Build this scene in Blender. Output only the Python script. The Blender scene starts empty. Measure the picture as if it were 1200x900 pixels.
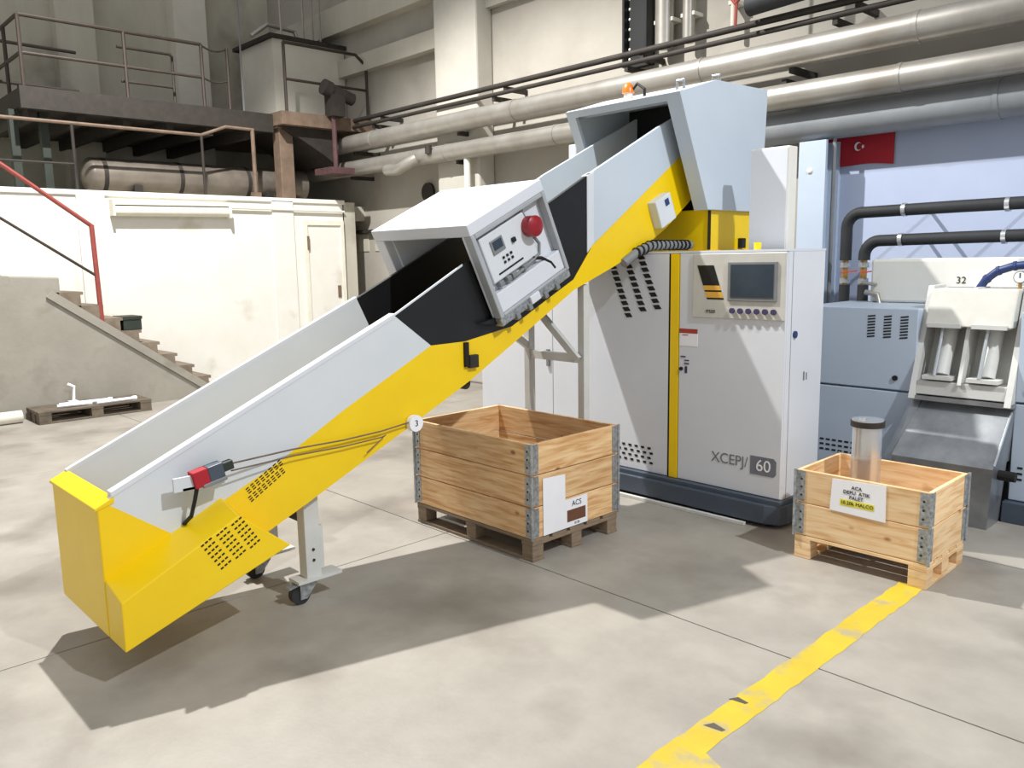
import bpy, bmesh, math, random
from mathutils import Vector, Matrix
random.seed(7)
R = math.radians
scn = bpy.context.scene
col = scn.collection
# ------------------------------------------------------------------ camera
CAM_H = 1.85
PITCH, ROLL, YAW, FPX = R(8.74), R(-1.03), R(46.6), 957.0
def cam_basis():
    rt = Vector((1, 0, 0)); fw = Vector((0, math.cos(PITCH), -math.sin(PITCH))); up = Vector((0, math.sin(PITCH), math.cos(PITCH)))
    c, s = math.cos(ROLL), math.sin(ROLL)
    rt, up = c*rt + s*up, -s*rt + c*up
    Z = Matrix.Rotation(YAW, 3, 'Z')
    return Z @ rt, Z @ up, Z @ fw
rt, up, fw = cam_basis()
cd = bpy.data.cameras.new('camera'); cam = bpy.data.objects.new('camera', cd); col.objects.link(cam)
cam.matrix_world = Matrix(((rt.x, up.x, -fw.x, 0), (rt.y, up.y, -fw.y, 0), (rt.z, up.z, -fw.z, CAM_H), (0, 0, 0, 1)))
cd.sensor_width = 36; cd.lens = FPX/1200*36; cd.clip_start = .05; cd.clip_end = 200
scn.camera = cam
# ------------------------------------------------------------------ light
w = bpy.data.worlds.new('hall_ambient'); scn.world = w; w.use_nodes = True
w.node_tree.nodes['Background'].inputs[0].default_value = (.98, .99, 1.0, 1)
w.node_tree.nodes['Background'].inputs[1].default_value = .44
def lamp(name, loc, power, size, color=(1, 1, 1), cone=None):
    d = bpy.data.lights.new(name, 'SPOT' if cone else 'POINT'); d.energy = power; d.shadow_soft_size = size; d.color = color
    if cone: d.spot_size = R(cone); d.spot_blend = .35          # reflector high bay, shining straight down
    o = bpy.data.objects.new(name, d); o.location = loc; col.objects.link(o); return o
lamp('high_bay_lamp_left_offscreen', (-7.7, 3.05, 8.5), 3900, .07, (1, .98, .95), 124)
lamp('high_bay_lamp_right_offscreen', (4.0, 3.35, 8.5), 2300, .10, (.93, .97, 1), 150)
v = scn.view_settings
v.view_transform = 'Standard'; v.look = 'None'; v.exposure = 0.32; v.gamma = 1.0; v.use_curve_mapping = False
# ------------------------------------------------------------------ materials
def lin(c):
    return tuple((x/12.92 if x <= .04045 else ((x+.055)/1.055)**2.4) for x in (k/255 for k in c)) + (1,)
def mat(name, c, rough=.5, metal=0., c2=None, scale=6., amount=.5, bump=0., bscale=60., stretch=None, detail=5., c3=None, s3=2., t3=(.55, .7), spec=.5):
    m = bpy.data.materials.new(name); m.use_nodes = True
    nt = m.node_tree; b = nt.nodes['Principled BSDF']; L = nt.links
    b.inputs['Roughness'].default_value = rough; b.inputs['Metallic'].default_value = metal
    b.inputs['Specular IOR Level'].default_value = spec
    if c2 is None: c2 = tuple(max(0, k-14) for k in c)
    tc = nt.nodes.new('ShaderNodeTexCoord'); mp = nt.nodes.new('ShaderNodeMapping')
    L.new(tc.outputs['Object'], mp.inputs[0])
    if stretch: mp.inputs['Scale'].default_value = stretch
    n = nt.nodes.new('ShaderNodeTexNoise'); n.inputs['Scale'].default_value = scale; n.inputs['Detail'].default_value = detail; n.inputs['Roughness'].default_value = .6
    L.new(mp.outputs[0], n.inputs['Vector'])
    r = nt.nodes.new('ShaderNodeValToRGB'); e = r.color_ramp.elements
    e[0].position = .5-.25*amount-.08; e[1].position = .5+.25*amount+.08
    e[0].color = lin(c2); e[1].color = lin(c)
    L.new(n.outputs['Fac'], r.inputs[0]); out = r.outputs[0]
    if c3 is not None:
        n3 = nt.nodes.new('ShaderNodeTexNoise'); n3.inputs['Scale'].default_value = s3; n3.inputs['Detail'].default_value = 6
        L.new(tc.outputs['Object'], n3.inputs['Vector'])
        r3 = nt.nodes.new('ShaderNodeValToRGB'); r3.color_ramp.elements[0].position = t3[0]; r3.color_ramp.elements[1].position = t3[1]
        L.new(n3.outputs['Fac'], r3.inputs[0])
        mx = nt.nodes.new('ShaderNodeMixRGB'); L.new(r3.outputs[0], mx.inputs[0]); L.new(out, mx.inputs[1]); mx.inputs[2].default_value = lin(c3); out = mx.outputs[0]
    L.new(out, b.inputs['Base Color'])
    if bump:
        n2 = nt.nodes.new('ShaderNodeTexNoise'); n2.inputs['Scale'].default_value = bscale; n2.inputs['Detail'].default_value = 4
        L.new(mp.outputs[0], n2.inputs['Vector'])
        bp = nt.nodes.new('ShaderNodeBump'); bp.inputs['Strength'].default_value = bump; bp.inputs['Distance'].default_value = .01
        L.new(n2.outputs['Fac'], bp.inputs['Height']); L.new(bp.outputs[0], b.inputs['Normal'])
    return m
M = {}
M['concrete'] = mat('floor_concrete', (171, 165, 155), .5, c2=(138, 132, 123), scale=2.1, amount=.9, bump=.12, bscale=45, c3=(118, 111, 102), s3=1.3, t3=(.5, .75), detail=9)
M['joint'] = mat('joint_dirt', (88, 82, 74), .9)
M['floor_yellow'] = mat('floor_marking_paint', (206, 180, 50), .5, c2=(184, 160, 52), scale=4, amount=.8, c3=(166, 154, 116), s3=6, t3=(.52, .66))
M['white'] = mat('white_powder_coat', (217, 220, 226), .38, c2=(211, 214, 221), scale=2)
M['panel'] = mat('light_grey_powder_coat', (214, 218, 222), .36, c2=(206, 211, 216), scale=2)
M['hood'] = mat('pale_blue_grey_powder_coat', (196, 206, 216), .36, c2=(190, 200, 211), scale=2)
M['greyblue'] = mat('blue_grey_powder_coat', (186, 198, 214), .4, c2=(178, 191, 208), scale=2)
M['yellow'] = mat('yellow_powder_coat', (246, 208, 8), .36, c2=(240, 200, 6), scale=3)
M['black'] = mat('black_plastic', (20, 21, 24), .42, c2=(14, 15, 18))
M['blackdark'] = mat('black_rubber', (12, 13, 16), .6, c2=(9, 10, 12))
M['belt'] = mat('dark_belt', (40, 43, 48), .6)
M['plinth'] = mat('slate_plinth_paint', (72, 82, 96), .42, c2=(64, 74, 87))
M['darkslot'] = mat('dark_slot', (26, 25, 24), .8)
M['steel'] = mat('galvanised_steel', (204, 208, 210), .42, .6, c2=(100, 106, 112), scale=42, amount=.9, bump=.15, bscale=40)
M['stainless'] = mat('brushed_stainless', (214, 218, 222), .24, .8, c2=(204, 208, 213), scale=3)
M['chute'] = mat('satin_steel_sheet', (172, 175, 178), .34, .7, c2=(132, 136, 141), scale=4)
M['alu'] = mat('pipe_cladding', (178, 175, 168), .36, .55, c2=(156, 151, 143), scale=3, c3=(142, 130, 116), s3=1.5, t3=(.6, .8))
M['duct'] = mat('grey_duct_wrap', (146, 150, 154), .5, .2, c2=(130, 134, 138), scale=3)
M['frame'] = mat('grey_white_frame_paint', (214, 214, 210), .45)
def woodmat(name, light, mid, dark, knot):
    m = bpy.data.materials.new(name); m.use_nodes = True; nt = m.node_tree; L = nt.links; b = nt.nodes['Principled BSDF']
    b.inputs['Roughness'].default_value = .62
    tc = nt.nodes.new('ShaderNodeTexCoord'); oi = nt.nodes.new('ShaderNodeObjectInfo')
    ml = nt.nodes.new('ShaderNodeMath'); ml.operation = 'MULTIPLY'; ml.inputs[1].default_value = 37.; L.new(oi.outputs['Random'], ml.inputs[0])
    ad = nt.nodes.new('ShaderNodeVectorMath'); ad.operation = 'ADD'; L.new(tc.outputs['Object'], ad.inputs[0]); L.new(ml.outputs[0], ad.inputs[1])
    mp = nt.nodes.new('ShaderNodeMapping'); mp.inputs['Scale'].default_value = (1.6, 1.6, 18); L.new(ad.outputs[0], mp.inputs[0])
    n = nt.nodes.new('ShaderNodeTexNoise'); n.inputs['Scale'].default_value = 2.2; n.inputs['Detail'].default_value = 6; n.inputs['Distortion'].default_value = .6; L.new(mp.outputs[0], n.inputs['Vector'])
    r = nt.nodes.new('ShaderNodeValToRGB'); e = r.color_ramp.elements; e[0].position = .34; e[0].color = lin(dark); e[1].position = .68; e[1].color = lin(light)
    k = r.color_ramp.elements.new(.5); k.color = lin(mid); L.new(n.outputs['Fac'], r.inputs[0])
    vo = nt.nodes.new('ShaderNodeTexVoronoi'); vo.inputs['Scale'].default_value = 4.2; mp2 = nt.nodes.new('ShaderNodeMapping'); mp2.inputs['Scale'].default_value = (1, 1, 1.7); L.new(ad.outputs[0], mp2.inputs[0]); L.new(mp2.outputs[0], vo.inputs['Vector'])
    rk = nt.nodes.new('ShaderNodeValToRGB'); rk.color_ramp.elements[0].position = .05; rk.color_ramp.elements[0].color = (1, 1, 1, 1); rk.color_ramp.elements[1].position = .13; rk.color_ramp.elements[1].color = (0, 0, 0, 1); L.new(vo.outputs['Distance'], rk.inputs[0])
    mx = nt.nodes.new('ShaderNodeMixRGB'); L.new(rk.outputs[0], mx.inputs[0]); L.new(r.outputs[0], mx.inputs[1]); mx.inputs[2].default_value = lin(knot)
    hs = nt.nodes.new('ShaderNodeHueSaturation'); mr = nt.nodes.new('ShaderNodeMapRange'); mr.inputs['To Min'].default_value = .86; mr.inputs['To Max'].default_value = 1.08; L.new(oi.outputs['Random'], mr.inputs[0]); L.new(mr.outputs[0], hs.inputs['Value']); L.new(mx.outputs[0], hs.inputs['Color'])
    L.new(hs.outputs[0], b.inputs['Base Color'])
    bp = nt.nodes.new('ShaderNodeBump'); bp.inputs['Strength'].default_value = .15; bp.inputs['Distance'].default_value = .006; L.new(n.outputs['Fac'], bp.inputs['Height']); L.new(bp.outputs[0], b.inputs['Normal'])
    return m
M['wood'] = woodmat('pine_board', (242, 208, 160), (228, 186, 134), (204, 150, 96), (150, 98, 60))
M['wood2'] = woodmat('pale_pine_board', (246, 216, 172), (238, 202, 154), (220, 174, 120), (160, 108, 66))
M['woodold'] = mat('weathered_pallet_wood', (158, 138, 114), .8, c2=(112, 96, 80), scale=6, amount=.9, stretch=(2, 2, 10), bump=.3)
M['woodgrey'] = mat('old_dark_pallet_wood', (120, 108, 92), .85, c2=(70, 62, 54), scale=6, amount=.9, bump=.3)
M['paper'] = mat('white_paper', (240, 240, 244), .8, c2=(236, 236, 241))
M['ink'] = mat('black_ink', (36, 34, 44), .8)
M['hilite'] = mat('yellow_highlighter', (240, 232, 92), .8)
M['brownprint'] = mat('brown_print', (112, 74, 54), .8)
M['whitewash'] = mat('whitewashed_plaster', (230, 228, 221), .85, c2=(220, 217, 208), scale=2.5, amount=.8, bump=.15, bscale=20, c3=(188, 178, 160), s3=1.4, t3=(.6, .78))
M['oldconc'] = mat('old_grey_concrete', (204, 200, 186), .9, c2=(170, 166, 152), scale=1.2, amount=.9, bump=.3, bscale=14, c3=(132, 126, 113), s3=.8, t3=(.58, .78), stretch=(1, 1, .4))
M['stairconc'] = mat('stained_stair_concrete', (160, 156, 146), .9, c2=(138, 133, 123), scale=1.5, amount=.9, bump=.3, bscale=14, c3=(120, 112, 100), s3=1.6, t3=(.56, .76))
M['greenconc'] = mat('pale_green_plaster', (214, 219, 196), .9, c2=(186, 191, 168), scale=1.4, amount=.9, c3=(140, 140, 120), s3=1.2, t3=(.6, .8))
M['pierpaint'] = mat('limewashed_pier', (220, 216, 204), .9, c2=(198, 194, 182), scale=1.5, amount=.9, bump=.2, bscale=12)
M['pierwhite'] = mat('dull_limewashed_pier', (194, 190, 180), .9, c2=(172, 168, 158), scale=1.5, amount=.9, bump=.2, bscale=12)
M['backwall'] = mat('limewashed_wall', (176, 171, 161), .9, c2=(156, 151, 141), scale=1.3, amount=.9, bump=.2, bscale=12, c3=(146, 140, 130), s3=.7, t3=(.6, .8))
M['bluewall'] = mat('pale_blue_painted_wall', (176, 186, 209), .8, c2=(166, 177, 202), scale=1.5, amount=.8, bump=.1, bscale=10)
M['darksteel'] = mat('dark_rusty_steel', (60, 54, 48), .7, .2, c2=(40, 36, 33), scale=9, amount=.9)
M['railbrown'] = mat('brown_rail_paint', (64, 53, 45), .6, c2=(44, 37, 32), scale=9, amount=.9)
M['railred'] = mat('red_rail_paint', (160, 74, 66), .55, c2=(126, 62, 56), scale=12, amount=.9)
M['motorred'] = mat('dull_purple_brown_paint', (92, 62, 62), .7, c2=(66, 46, 48), scale=9)
M['rust'] = mat('rusty_column', (128, 108, 92), .7, c2=(92, 76, 63), scale=7, amount=.9)
M['darktank'] = mat('weathered_tank_steel', (150, 140, 128), .42, .5, c2=(100, 94, 88), scale=3, amount=.9)
M['pipeblack'] = mat('black_foam_insulation', (34, 37, 40), .7, c2=(26, 28, 31))
M['brass'] = mat('brass_valve', (186, 150, 92), .4, .8)
M['red'] = mat('red_lens', (156, 24, 38), .3, c2=(136, 18, 32))
M['flagred'] = mat('red_cloth', (176, 26, 42), .75, c2=(160, 22, 38), scale=4)
M['orange'] = mat('orange_lens', (240, 130, 40), .3)
M['screen'] = mat('dark_glass_screen', (58, 68, 78), .18, c2=(50, 60, 70))
M['bezel'] = mat('warm_grey_panel', (206, 204, 196), .45)
M['greyplastic'] = mat('grey_plastic', (132, 134, 136), .5)
M['rimgrey'] = mat('grey_recess_paint', (172, 176, 180), .45)
M['stepstone'] = mat('worn_brown_steps', (140, 128, 112), .9, c2=(98, 84, 72), scale=7, amount=.9, bump=.3)
M['logogrey'] = mat('grey_print', (120, 123, 132), .6)
M['gold'] = mat('amber_print', (232, 176, 70), .5)
M['blue'] = mat('navy_hose', (38, 60, 112), .45)
M['fluor'] = mat('aged_white_fitting', (232, 230, 216), .5, c2=(220, 216, 200))
M['dkgreen'] = mat('dark_green_plastic', (44, 52, 44), .6)
M['tyre'] = mat('grey_caster_rubber', (46, 46, 48), .7)
M['purpleprint'] = mat('dark_purple_print', (66, 58, 96), .7)
M['redprint'] = mat('red_print', (170, 66, 54), .7)
# ------------------------------------------------------------------ mesh helpers
class MB:
    def __init__(s): s.v = []; s.f = []
    def poly(s, vs, fs):
        o = len(s.v); s.v += [tuple(p) for p in vs]; s.f += [tuple(o+i for i in f) for f in fs]; return s
    def box(s, x0, x1, y0, y1, z0, z1):
        return s.poly([(x0,y0,z0),(x1,y0,z0),(x1,y1,z0),(x0,y1,z0),(x0,y0,z1),(x1,y0,z1),(x1,y1,z1),(x0,y1,z1)],
                      [(3,2,1,0),(4,5,6,7),(0,1,5,4),(1,2,6,5),(2,3,7,6),(3,0,4,7)])
    def loft(s, a, b):
        n = len(a)
        return s.poly(list(a)+list(b), [tuple(range(n-1, -1, -1)), tuple(range(n, 2*n))] + [(i, (i+1) % n, n+(i+1) % n, n+i) for i in range(n)])
    def px(s, pl, x0, x1): return s.loft([(x0, y, z) for y, z in pl], [(x1, y, z) for y, z in pl])
    def py(s, pl, y0, y1): return s.loft([(x, y0, z) for x, z in pl], [(x, y1, z) for x, z in pl])
    def pz(s, pl, z0, z1): return s.loft([(x, y, z0) for x, y in pl], [(x, y, z1) for x, y in pl])
    def ob(s, o, ax, ay, az, a, b, c):          # oriented box: ranges along three axes
        o = Vector(o); P = []
        for k in c:
            for (i, j) in ((a[0], b[0]), (a[1], b[0]), (a[1], b[1]), (a[0], b[1])): P.append(o + Vector(ax)*i + Vector(ay)*j + Vector(az)*k)
        return s.poly(P, [(3,2,1,0),(4,5,6,7),(0,1,5,4),(1,2,6,5),(2,3,7,6),(3,0,4,7)])
    def tube(s, pts, r, n=12, rs=None):
        pts = [Vector(p) for p in pts]; m = len(pts); rings = []
        t0 = (pts[1]-pts[0]).normalized()
        ref = Vector((0, 0, 1)) if abs(t0.z) < .9 else Vector((1, 0, 0))
        nrm = t0.cross(ref).normalized()
        for i, p in enumerate(pts):
            t = ((pts[min(i+1, m-1)]-p).normalized() + (p-pts[max(i-1, 0)]).normalized())
            t = t.normalized() if t.length > 1e-6 else t0
            nrm = (nrm - t*nrm.dot(t)).normalized(); bn = t.cross(nrm)
            rr = rs[i] if rs else r
            rings.append([p + nrm*rr*math.cos(2*math.pi*k/n) + bn*rr*math.sin(2*math.pi*k/n) for k in range(n)])
        vs = [q for rg in rings for q in rg]; fs = [tuple(range(n-1, -1, -1)), tuple(range((m-1)*n, m*n))]
        for i in range(m-1):
            for k in range(n): fs.append((i*n+k, i*n+(k+1) % n, (i+1)*n+(k+1) % n, (i+1)*n+k))
        return s.poly(vs, fs)
    def bar(s, p, q, wx, wz, up=(0, 0, 1)):     # rectangular bar from p to q
        p = Vector(p); q = Vector(q); t = (q-p).normalized(); u = Vector(up)
        if abs(t.dot(u)) > .95: u = Vector((0, 1, 0))
        sx = t.cross(u).normalized(); sz = sx.cross(t)
        return s.ob(p, t, sx, sz, (0, (q-p).length), (-wx/2, wx/2), (-wz/2, wz/2))
    def dome(s, c, axis, r, h, n=14, m=5):
        c = Vector(c); a = Vector(axis).normalized(); rs = []; pts = []
        for i in range(m+1):
            th = i/m*math.pi/2; pts.append(c+a*h*math.sin(th)); rs.append(max(r*math.cos(th), r*.03))
        return s.tube(pts, r, n, rs)
def setp(o, label=None, cat=None, group=None, kind=None):
    if label: o['label'] = label
    if cat: o['category'] = cat
    if group: o['group'] = group
    if kind: o['kind'] = kind
    return o
def wloc(o):
    p = Vector((0, 0, 0))
    while o is not None: p += o.location; o = o.parent
    return p
def build(name, mb, m, parent=None, label=None, bevel=0., smooth=False, cat=None, group=None, kind=None, origin=None):
    off = wloc(parent) if parent is not None else Vector((0, 0, 0))
    loc = Vector(origin)-off if origin is not None else Vector((0, 0, 0))
    me = bpy.data.meshes.new(name); me.from_pydata([tuple(Vector(p)-off-loc) for p in mb.v], [], mb.f); me.validate()
    bm = bmesh.new(); bm.from_mesh(me); bmesh.ops.recalc_face_normals(bm, faces=bm.faces); bm.to_mesh(me); bm.free()
    me.materials.append(M[m] if isinstance(m, str) else m)
    o = bpy.data.objects.new(name, me); col.objects.link(o); o.parent = parent; o.location = loc
    if smooth:
        for p in me.polygons: p.use_smooth = len(p.vertices) == 4
        try: me.set_sharp_from_angle(angle=R(50))
        except Exception: pass
    if bevel:
        b = o.modifiers.new('bevel', 'BEVEL'); b.width = bevel; b.segments = 2; b.limit_method = 'ANGLE'; b.angle_limit = R(40)
    return setp(o, label, cat, group, kind)
def thing(name, loc, label, cat, group=None, kind=None):
    o = bpy.data.objects.new(name, None); col.objects.link(o); o.location = loc; o.empty_display_size = .2
    return setp(o, label, cat, group, kind)
def repeat(name, src_mb, m, places, parent, origin0):
    """alike small pieces that share one mesh: built once at origin0, copied to each place"""
    first = build(name, src_mb, m, parent, origin=origin0)
    base = wloc(parent)
    for i, p in enumerate(places):
        if i == 0: first.location = Vector(p)-base; continue
        c = first.copy(); col.objects.link(c); c.parent = parent; c.location = Vector(p)-base
def text(name, s, size, pos, right, upv, m, parent, align='CENTER', thick=.0008, sx=1.):
    cu = bpy.data.curves.new(name, 'FONT'); cu.body = s; cu.size = size; cu.align_x = align; cu.align_y = 'CENTER'; cu.extrude = thick
    t = bpy.data.objects.new(name, cu); col.objects.link(t)
    bpy.context.view_layer.update()
    me = bpy.data.meshes.new_from_object(t.evaluated_get(bpy.context.evaluated_depsgraph_get()))
    bpy.data.objects.remove(t)
    r_ = Vector(right).normalized(); u_ = Vector(upv).normalized(); n_ = r_.cross(u_)
    off = wloc(parent)
    for vv in me.vertices: vv.co = Vector(pos)-off + r_*vv.co.x*sx + u_*vv.co.y + n_*vv.co.z
    me.materials.clear(); me.materials.append(M[m])
    o = bpy.data.objects.new(name, me); col.objects.link(o); o.parent = parent
    return o
def struct(name, mb, m, **k): return build(name, mb, m, kind='structure', **k)

# ================================================================== the setting
# floor: cast slabs with open joints
fl = struct('floor', MB().box(-16.5, 6, -6, 9, -.3, -.02), 'joint', label='grey cast concrete hall floor in large slabs')
xs = [-16.5, -12.2, -8.2, -4.23, -.2, 3.8, 6]; ys = [-6, -.5, 3.35, 5.28, 9]
for i in range(len(xs)-1):
    for j in range(len(ys)-1):
        build('slab', MB().box(xs[i]+.004, xs[i+1]-.004, ys[j]+.004, ys[j+1]-.004, -.05, 0), 'concrete', fl, bevel=.003)
# painted walkway line, worn edges
mbl = MB(); L0 = []; L1 = []
yy = 1.6
while yy < 4.62:
    L0.append((-1.70+random.uniform(-.006, .006), yy)); L1.append((-1.565+random.uniform(-.006, .006), yy)); yy += .06
mbl.pz(L0 + L1[::-1], .0002, .0015)
build('yellow_line', mbl, 'floor_yellow', fl, label='worn yellow painted walkway line')
mb2 = MB().pz([(-1.70, 2.30), (-1.57, 2.45), (-1.2, 2.30), (-1.0, 2.16), (-1.0, 2.02), (-1.25, 2.12), (-1.565, 2.31)], .0002, .0013)
build('yellow_line', mb2, 'floor_yellow', fl, label='worn yellow painted walkway line')
for (px_, py_, a, b) in ((-1.69, 2.86, .05, .02), (-1.655, 2.62, .055, .022)):
    c = MB(); c.pz([(px_-a*.4, py_-b), (px_+a, py_-b*.4), (px_+a*1.1, py_+b*.5), (px_, py_+b)], .001, .0022); build('paint_chip', c, 'joint', fl)

# back wall (parallel to the machine fronts)
wb = struct('wall_back', MB().box(-16.5, 6, 8.3, 8.6, 0, 9), 'backwall', label='limewashed hall wall with piers behind the pipes')
struct('wall_back_blue', MB().box(-4.2, 6, 8.28, 8.299, 0, 3.02), 'bluewall', label='pale blue painted wall bay behind black insulated pipes')
build('pier', MB().box(-10.0, -9.05, 7.98, 8.3, 0, 9), 'pierwhite', wb, bevel=.03)
build('lintel_beam', MB().box(-16.5, -10.0, 8.14, 8.3, 5.02, 5.3), 'oldconc', wb)
build('lintel_beam', MB().box(-9.05, -6.7, 8.18, 8.3, 5.35, 5.6), 'backwall', wb)
build('lintel_beam', MB().box(-16.5, -10.0, 8.1, 8.3, 5.75, 6.2), 'oldconc', wb)
build('dark_opening_disc', MB().tube([(-10.62, 8.25, 2.92), (-10.62, 8.305, 2.92)], .15, 20), 'darksteel', wb, label='dark disc standing in for a round wall opening')  # solid disc, its dark colour stands in for shade inside a wall opening
for k in range(3): build('wall_patch', MB().box(-13.2+.5*k, -12.9+.5*k, 8.285, 8.31, 2.02, 2.32), 'oldconc', wb)
build('dark_ledge', MB().box(-13.3, -11.9, 8.2, 8.31, 2.34, 2.39), 'darksteel', wb)
# steel column
cs = thing('steel_column', (-4.0, 8.1, 0), 'pale painted steel column against the wall beside the red flag', 'column')
build('web', MB().box(-4.03, -3.97, 7.99, 8.24, 0, 2.95), 'greyblue', cs)
build('flange', MB().box(-4.14, -3.86, 7.95, 7.99, 0, 2.95), 'greyblue', cs); build('flange', MB().box(-4.14, -3.86, 8.24, 8.28, 0, 2.95), 'greyblue', cs)
build('conduit', MB().tube([(-3.82, 8.05, 0), (-3.82, 8.05, 3.0)], .02, 8), 'greyplastic', cs)
build('rivet', MB().dome((-4.02, 7.951, 2.66), (0, -1, 0), .03, .02), 'fluor', cs)

# left: low white building, mezzanine
wl = struct('wall_left', MB().box(-12.5, -12.2, -4, 7.68, 0, 2.84), 'whitewash', label='bright whitewashed low wall behind the stairs')
build('coping', MB().box(-12.55, -12.17, -4, 7.69, 2.80, 2.87), 'whitewash', wl, bevel=.01)
build('pilaster', MB().box(-12.2, -12.16, 3.50, 3.86, 0, 2.82), 'whitewash', wl); build('pilaster', MB().box(-12.2, -12.17, 6.35, 6.72, 0, 2.82), 'whitewash', wl)
build('end_return', MB().box(-15, -12.2, 7.66, 7.9, 0, 2.84), 'oldconc', wl)
d1 = struct('door_1', MB().box(-12.2, -12.175, 6.95, 7.58, .02, 2.45), 'whitewash', label='whitewashed flush door at the end of the low wall')
build('door_frame', MB().box(-12.2, -12.15, 6.89, 6.95, 0, 2.53), 'fluor', d1); build('door_frame', MB().box(-12.2, -12.15, 7.58, 7.64, 0, 2.53), 'fluor', d1)
build('door_frame', MB().box(-12.2, -12.151, 6.951, 7.579, 2.45, 2.529), 'fluor', d1)
for z in (.5, 2.05): build('hinge', MB().box(-12.165, -12.14, 6.93, 6.97, z, z+.22), 'rust', d1)
build('lock_plate', MB().box(-12.175, -12.16, 7.48, 7.54, 1.25, 1.45), 'rust', d1)
md = struct('floor_mezzanine', MB().box(-16.5, -12.5, -4, 8.3, 2.55, 2.80), 'oldconc', label='dusty concrete mezzanine floor above the low white wall')
struct('wall_far_left', MB().box(-16.8, -15.6, -4, 8.3, 0, 9), 'oldconc', label='old stained concrete wall behind the mezzanine')
for (a, b, m_) in ((1.9, 3.15, 'greenconc'), (4.35, 4.95, 'oldconc'), (6.3, 6.9, 'pierpaint')):
    struct('trim_%d' % (1 if a < 2 else 2 if a < 5 else 3), MB().box(-15.6, -15.3, a, b, 2.8, 9), m_, label={'greenconc': 'pale green wall pilaster behind the upper railing corner', 'oldconc': 'grey wall pilaster behind the railing gate', 'pierpaint': 'pale wall pilaster beside the plant room'}[m_])
up_ = struct('floor_upper_platform', MB().box(-15.6, -12.4, 3.02, 6.55, 3.94, 4.17), 'darksteel', label='dark steel upper platform with a deep edge beam')
build('edge_beam', MB().box(-12.44, -12.34, 3.0, 6.55, 3.90, 4.18), 'darksteel', up_)
for k in range(6): build('joist', MB().box(-15.6, -12.45, 3.1+.6*k, 3.2+.6*k, 3.78, 3.94), 'darksteel', up_)
for y in (2.95, 3.32): build('support_post', MB().box(-12.9, -12.78, y, y+.1, 2.8, 3.94), 'dkgreen', up_)
rm = struct('wall_upper_room', MB().box(-14.1, -12.9, 6.92, 8.28, 4.2, 5.5), 'pierpaint', label='boxed concrete plant room on the upper platform')
build('room_floor_slab', MB().box(-15.6, -12.05, 6.55, 8.28, 4.0, 4.2), 'rust', rm)
build('roof_slab', MB().box(-14.2, -12.82, 6.84, 8.28, 5.5, 5.56), 'darksteel', rm)
build('corbel', MB().px([(6.6, 4.0), (7.58, 4.0), (7.58, 3.45), (7.35, 3.6)], -13.6, -12.2), 'darksteel', rm)
build('roof_pipe', MB().tube([(-13.2, 6.7, 5.55), (-13.2, 7.0, 5.78), (-13.2, 7.5, 5.75), (-13.2, 7.6, 5.55)], .035, 8), 'alu', rm)
for y in (7.2, 7.62, 7.8, 7.95): build('roof_conduit', MB().tube([(-13.1, y, 5.5), (-13.1, y, 6.9)], .02, 6), 'alu', rm)
build('hanger_wire', MB().tube([(-12.8, 6.3, 4.2), (-12.8, 6.3, 6.4)], .015, 6), 'greyplastic', rm)
bc = thing('brown_column', (-12.4, 6.75, 2.84), 'rusty brown column between the low white wall and plant room', 'column')
build('shaft', MB().box(-12.52, -12.3, 6.62, 6.86, 2.8, 4.0), 'rust', bc, bevel=.01); build('cap_plate', MB().box(-12.56, -12.26, 6.57, 6.91, 3.97, 4.01), 'rust', bc)
# upper railing
ur = thing('upper_railing', (-12.38, 4.3, 4.17), 'brown steel railing with two rails and a gate on the upper platform', 'railing')
X = -12.38
for y in (3.07, 4.37, 5.47, 5.87): build('post', MB().tube([(X, y, 4.15), (X, y, 5.07)], .026, 8), 'railbrown', ur)
build('rail', MB().tube([(X, 3.07, 5.07), (X, 5.47, 5.07)], .026, 8), 'railbrown', ur)
build('rail', MB().tube([(X, 3.07, 4.60), (X, 5.47, 4.60)], .022, 8), 'railbrown', ur)
for z, dz in ((5.06, .06), (4.60, .05)):
    build('chain', MB().tube([(X, 5.47+.04*k, z-dz*math.sin(math.pi*k/10)) for k in range(11)], .014, 6), 'darksteel', ur)
gt = build('gate', MB().tube([(X-.3, 4.37, 4.93), (X-.3, 5.12, 4.93), (X-.3, 5.15, 4.9), (X-.3, 5.15, 4.17)], .022, 8), 'railbrown', ur)
build('gate_rail', MB().tube([(X-.3, 4.40, 4.46), (X-.3, 5.15, 4.46)], .018, 8), 'railbrown', gt)
for z in (5.07, 4.6): build('return_rail', MB().tube([(X, 3.07, z), (X-1.9, 3.07, z)], .024, 8), 'railbrown', ur)
build('post', MB().tube([(X-.75, 3.07, 4.15), (X-.75, 3.07, 5.07)], .026, 8), 'railbrown', ur)
for z in (5.0, 4.45): build('wall_rail', MB().tube([(-13.6, 2.0, z), (-13.6, 4.1, z-.03)], .024, 8), 'railbrown', ur)
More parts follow.
